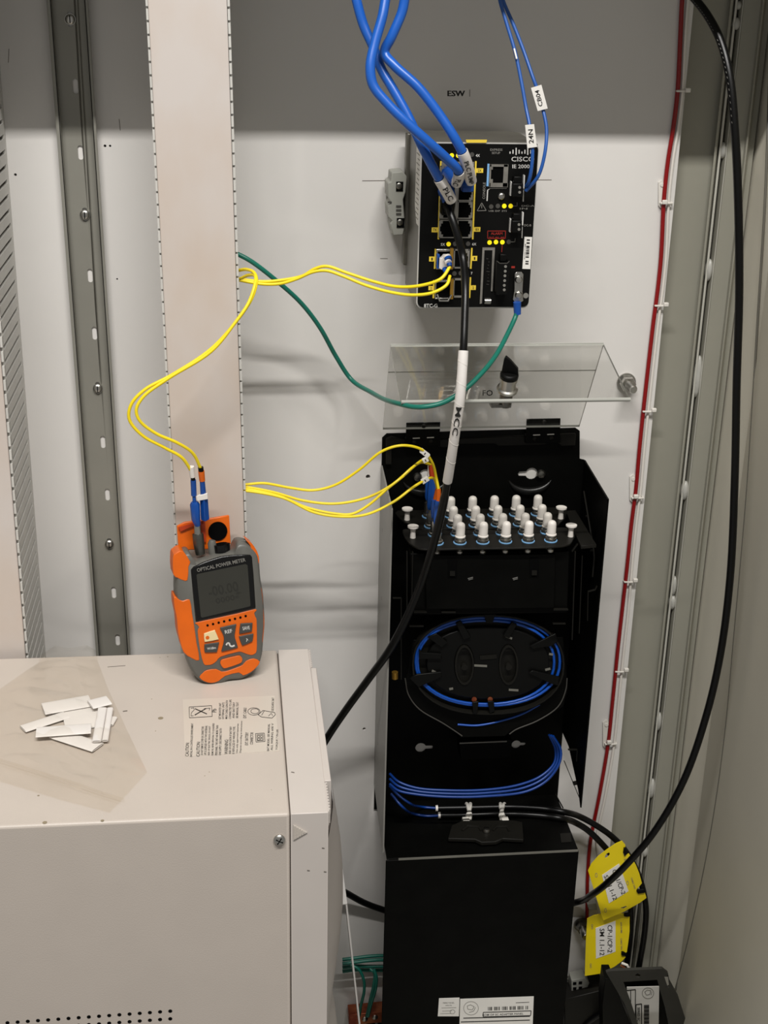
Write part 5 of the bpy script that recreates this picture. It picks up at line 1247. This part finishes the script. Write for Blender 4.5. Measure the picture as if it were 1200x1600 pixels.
for x, nm_, tilt in ((733, 'left', -1), (784, 'right', 1)):
    t = T('cable_tie', f'white cable tie strapping the two black trunk cables to the cover, the {nm_} one', 'cable tie', 'cable ties on the trunk cables')
    b = B()
    for s in (-1, 1):
        pts = [TQ(x - 3 * s + 1 * tilt, 1256, .001), TQ(x - 2 * s, 1260, .0068), TQ(x, 1267, .0078), TQ(x + 2 * s, 1273, .0072), TQ(x + 3 * s + tilt * 2, 1280, .003)]
        b.tube(spline(pts, 4), .0019, 8)
    obj('strap', b, 'nylon', t)
    b = B(); hd = TQ(x + tilt * 5, 1281, .004); b.fbox(Frame(hd, (1, 0, 0), (0, 1, 0), (0, 0, 1)), -.0035, .0035, -.0035, .0035, -.003, .002); obj('tie_head', b, 'nylon', t, .0008)
def C7(x, y): return (900 + x / 4, 1280 + y / 4)
G1 = Frame(P(950, 1370, .046), Vector((1, -.10, 0)).normalized(), (0, 0, 1), Vector((1, -.10, 0)).normalized().cross(Vector((0, 0, 1))))
if G1.w.y > 0: G1.w = -G1.w
G2 = Frame(P(945, 1480, .040), (1, 0, 0), (0, 0, 1), (0, -1, 0))
def gp(F, pts, c0, c1, m, nm, par, hs=(), bev=0.0):
    b = B(); b.prism(F, F.poly([C7(*p) for p in pts], c1), c0, c1, [F.poly([C7(*p) for p in h], c1) for h in hs]); return obj(nm, b, m, par, bev)
t1 = T('cable_tag', 'upper yellow cable tag, tilted, crossed by the long black cable', 'tag', 'yellow tags on the trunk cables')
gp(G1, [(75, 320), (95, 280), (140, 230), (200, 185), (250, 152), (288, 136), (308, 160), (308, 190), (292, 205), (302, 232), (330, 215), (356, 252), (376, 290), (396, 340), (412, 400), (378, 440), (382, 460), (430, 455), (440, 492), (400, 522), (300, 578), (172, 632), (158, 600), (150, 565), (130, 500), (105, 420)], -.0008, 0, 'tag_yellow', 'tag_plate', t1, [[(180, 235), (190, 215), (208, 208), (212, 222), (196, 240), (184, 244)], [(280, 560), (282, 552), (312, 542), (320, 548), (300, 560)]])
s1 = gp(G1, [(163, 350), (270, 278), (328, 450), (206, 526)], 0, .0004, 'paper', 'sticker', t1)
b = B(); b.text(G1, 'OP-1/CP-2', *C7(268, 392), 41, 7, -68, c=.0006); b.text(G1, 'SM 1.1-12', *C7(216, 428), 41, 7, -68, c=.0006); obj('lettering', b, 'ink', s1)
b = B(); b.text(G1, 'NOTE OF FIBRE', *C7(315, 270), 12, 4.5, -68, c=.0003); b.text(G1, 'CABLE TAG', *C7(358, 400), 18, 2.6, -72, c=.0003)
for x, y in ((127, 350), (185, 570), (322, 400)): b.line(G1, [C7(x + 7 * math.cos(i), y + 14 * math.sin(i)) for i in range(6)], .6, 0, .0002, closed=True)
obj('moulded_marks', b, 'mud', t1)
t2 = T('cable_tag', 'lower yellow cable tag hanging below the first, sticker fully readable', 'tag', 'yellow tags on the trunk cables')
gp(G2, [(70, 622), (110, 602), (160, 590), (250, 590), (298, 590), (335, 612), (335, 700), (328, 760), (318, 830), (290, 850), (310, 862), (290, 885), (240, 922), (150, 965), (55, 980), (58, 880), (62, 760)], -.0008, 0, 'tag_yellow', 'tag_plate', t2, [[(165, 940), (175, 928), (200, 922), (204, 930), (190, 940), (170, 946)]])
s2 = gp(G2, [(123, 682), (247, 636), (247, 828), (125, 872)], 0, .0004, 'paper', 'sticker', t2)
b = B(); b.text(G2, 'CP-1/CP-2', *C7(212, 748), 43, 7.5, -90, c=.0006); b.text(G2, 'SM 1.1-12', *C7(163, 768), 42, 7.5, -90, c=.0006); obj('lettering', b, 'ink', s2)
b = B(); b.text(G2, 'NOTE OF FIBRE', *C7(283, 678), 17, 2.6, -88, c=.0003); b.text(G2, 'CABLE TAG', *C7(284, 780), 18, 2.6, -88, c=.0003)
b.text(G2, 'OO', *C7(101, 672), 8, 3, -88, c=.0003); b.text(G2, 'OO', *C7(92, 916), 7, 3, -88, c=.0003); obj('moulded_marks', b, 'mud', t2)
for q, F, par in ((((296, 205), (300, 180), (312, 182), (322, 210), (304, 236)), G1, t1), (((378, 452), (385, 442), (424, 440), (432, 430), (436, 452), (428, 462), (388, 468)), G1, t1), (((302, 592), (300, 608), (316, 612), (332, 610), (345, 590), (334, 588)), G2, t2), (((284, 850), (286, 830), (300, 832), (316, 842), (316, 852), (292, 856)), G2, t2)):
    gp(F, q, .0, .002, 'black_plastic', 'tie_clip', par, bev=.0004)

# ================================================================== things low on the right
bk = T('equipment_bracket', 'black slotted bracket frame with a shipping label behind it, bottom right corner', 'bracket')
KF = Frame(P(1000, 1540, .10), (1, 0, 0), Vector((0, -.25, 1)).normalized(), (1, 0, 0)); KF.w = KF.u.cross(KF.v)
if KF.w.y > 0: KF.w = -KF.w
def kp_(pts, c0, c1, m, nm, par, bev=.0006, hs=()):
    b = B(); b.prism(KF, KF.poly([C7(*p) for p in pts], c1), c0, c1, [KF.poly([C7(*p) for p in h], c1) for h in hs]); return obj(nm, b, m, par, bev)
mat('bracket_black', (50, 49, 45), 0.5, var=0.1, spec=0.2)
fr_ = kp_([(188, 958), (215, 948), (540, 935), (575, 962), (585, 1010), (640, 1110), (700, 1300), (720, 1400), (400, 1400), (300, 1150)], -.003, 0, 'bracket_black', 'face_frame', bk, hs=[[(296, 1018), (508, 1004), (560, 1190), (600, 1380), (420, 1380), (345, 1150)], [(370, 972), (385, 965), (405, 975), (395, 988), (375, 986)], [(552, 985), (578, 985), (585, 1050), (575, 1055)]])
kp_([(182, 1000), (230, 1000), (300, 1180), (390, 1400), (170, 1400), (165, 1150)], -.03, -.012, 'black_box', 'side_plate', bk)
kp_([(290, 1010), (520, 1005), (620, 1400), (330, 1400)], -.040, -.036, 'black_box', 'back_body', bk)
lb2 = kp_([(318, 1050), (520, 1045), (515, 1400), (330, 1400)], -.0300, -.0295, 'paper', 'shipping_label', bk, 0)
b = B()
def kl(pts, w, cl=False): b.line(KF, [C7(*p) for p in pts], w, -.0295, -.0292, closed=cl)
kl([(308, 1072), (372, 1066), (370, 1400)], 1.2); kl([(342, 1072), (345, 1400)], 1.0); kl([(378, 1400), (375, 1160), (410, 1155), (410, 1400)], 1.4)
for i in range(16): kl([(425, 1165 + i * 8), (457, 1163 + i * 8)], .9 + (i * 5 % 3) * .4)
b.text(KF, 'SERIES SC', *C7(392, 1220), 22, 4, -90, c=-.0291); obj('print', b, 'ink', lb2)
b = B(); kl([(450 + 36 * math.cos(i * .42), 1088 + 34 * math.sin(i * .42)) for i in range(15)], .7, True); kl([(430, 1080), (445, 1068), (468, 1072), (462, 1095), (440, 1100)], .8, True); kl([(470, 1100), (475, 1080)], .7); obj('emblem', b, 'print_grey', lb2)
b = B(); b.tube([P(972, 1505, .05), P(980, 1508, .055), P(984, 1516, .055), P(984, 1524, .05)], .0014, 8); tag(obj('white_lead', b, 'white_wire'), 'short white lead curling under the lower yellow tag', 'wire')
b = B(); b.tube([P(970, 1508, .048), P(976, 1512, .05), P(980, 1520, .05), P(980, 1530, .045)], .0013, 8); tag(obj('brown_lead', b, 'copper'), 'short brown lead next to the white one under the tag', 'wire')
bo2 = T('stud_bolt', 'dull bolt with nut beside the lower cover, left of the yellow tags', 'bolt')
bc2 = W0.W(*W0.px(906, 1440)); b = B(); b.lathe(bc2 + axb * .004, axb, [(.0080, 0), (.0080, .002), (.0058, .002)], 20); obj('washer', b, 'steel_dark', bo2)
b = B(); b.lathe(bc2 + axb * .006, axb, [(.0064, 0), (.0064, .007), (.0040, .007)], 6); b.lathe(bc2 + axb * .0002, axb, [(.004, 0), (.004, .004)], 12); obj('nut', b, 'steel_dark', bo2)
b = B(); b.lathe(bc2 + axb * .013, axb, [(.0040, 0), (.0040, .012), (.0032, .013)], 14); obj('threaded_stud', b, 'steel', bo2)
tb = T('terminal_block', 'grey terminal block on a rail beside the bottom of the lower cover', 'terminal block')
b = B(); TBF = wallf(.020); b.pprism(TBF, [(893, 1532), (915, 1528), (921, 1536), (914, 1556), (908, 1564), (893, 1560)], -.014, 0); obj('body', b, 'clamp_grey', tb, .0006)
b = B()
for x, y in ((898, 1537), (907, 1536), (898, 1545), (907, 1544), (898, 1553), (906, 1552)): b.pbox(TBF, x - 2.6, y - 2, x + 2.6, y + 2, 0, .0005)
obj('wire_entry', b, 'hole_black', tb)
b = B(); b.pprism(wallf(.006), [(885, 1530), (948, 1528), (945, 1552), (885, 1560)], -.005, 0); tag(obj('terminal_rail', b, 'bar_grey', None, .0004), 'steel strip behind the grey terminal block, running right under the tags', 'rail')
b = B(); b.pprism(wallf(.030), [(882, 1562), (946, 1546), (940, 1588), (930, 1660), (882, 1660)], -.028, 0); tag(obj('dark_housing', b, 'black_edge', None, .001), 'dark plastic housing under the grey terminal block', 'housing')
tb2 = T('wire_clip', 'small grey plastic clip on the panel above the lower bolt', 'clip')
b = B(); b.pprism(wallf(.008), [(918, 1413), (932, 1411), (933, 1422), (920, 1422)], -.0078, 0); obj('body', b, 'clamp_grey', tb2, .0006)

# ================================================================== gap between power supply and box
PF = Frame((0, 0, 0), (0, -1, 0), (0, 0, 1), (-1, 0, 0))
lp_ = T('leaning_panel', 'thin white sheet-metal panel standing on edge between the power supply and the black box', 'panel')
e1, e2 = P(541, 1413, .10), P(566, 1640, .10)
b = B(); dxz = (e2 - e1)
q = [Vector((e1.x - .0006, -.10, e1.z)), Vector((e1.x + .0010, -.10, e1.z)), Vector((e2.x + .0010, -.10, e2.z)), Vector((e2.x - .0006, -.10, e2.z))]
vs = q + [v + Vector((0, .055, 0)) for v in q]
b.add(vs, [(3, 2, 1, 0), (4, 5, 6, 7), (0, 1, 5, 4), (1, 2, 6, 5), (2, 3, 7, 6), (3, 0, 4, 7)]); obj('sheet', b, 'panel_white', lp_)
b = B(); b.fbox(W0, e1.x - .0045, e1.x + .0010, e1.z - .0005, e1.z + .0012, .05, .10); obj('folded_lip', b, 'panel_white', lp_, .0003)
gw = []
yy0 = [(1497, 0), (1502, .002), (1507, -.001), (1512, .002)]
for i, (y, dd) in enumerate(((1495.5, .022), (1502, .026), (1508, .022), (1514, .018))):
    single('earth_lead', f'level green lead in the gap left of the lower cover, {["topmost", "second", "third", "lowest"][i]} of four', 'wire', pxpath([(535, y + 4, dd), (556, y + 1.5, dd), (575, y - (1 if i < 2 else -2), dd), (600, y - 2 + (4 if i > 1 else 0), dd), (625, y + 2, dd)], 6), .0019, 'green_wire', 'green leads by the copper bar')
for i, q in enumerate((((548, 1508, .030), (560, 1514, .033), (568, 1530, .035), (569, 1548, .034), (564, 1570, .028), (561, 1588, .022)), ((578, 1514, .030), (585, 1520, .033), (584, 1538, .034), (579, 1560, .030), (573, 1588, .022)), ((584, 1514, .032), (588, 1526, .036), (587, 1545, .036), (581, 1565, .032), (575, 1588, .026)))):
    single('earth_lead', f'drooping green lead ending on the copper bar, {["leftmost", "middle", "rightmost"][i]} of three', 'wire', pxpath(q, 6), .0016, 'green_wire', 'green leads by the copper bar')
cbm = T('copper_bar', 'copper earth bar at the bottom of the gap beside the black box', 'bar')
b = B(); b.pprism(wallf(.020), [(545, 1586), (606, 1580), (606, 1597), (545, 1602)], -.016, 0); obj('bar', b, 'copper', cbm, .0004)
for x, y in ((570, 1592), (586, 1589)):
    b = B(); screw_head(b, P(x, y, .020), (0, -1, 0), .0032, .002, 12); obj('screw', b, 'steel', cbm)
for x in (557, 580, 597):
    b = B(); b.pprism(wallf(.012), [(x - 6, 1600), (x + 6, 1599), (x + 6, 1640), (x - 6, 1640)], -.01, 0); obj('insulator', b, 'black_plastic', cbm, .0005)

for r_ in list(ROOTS):
    if r_.name in bpy.data.objects and r_ is not cap and not r_.name.startswith('dust_cap'): settle(r_)
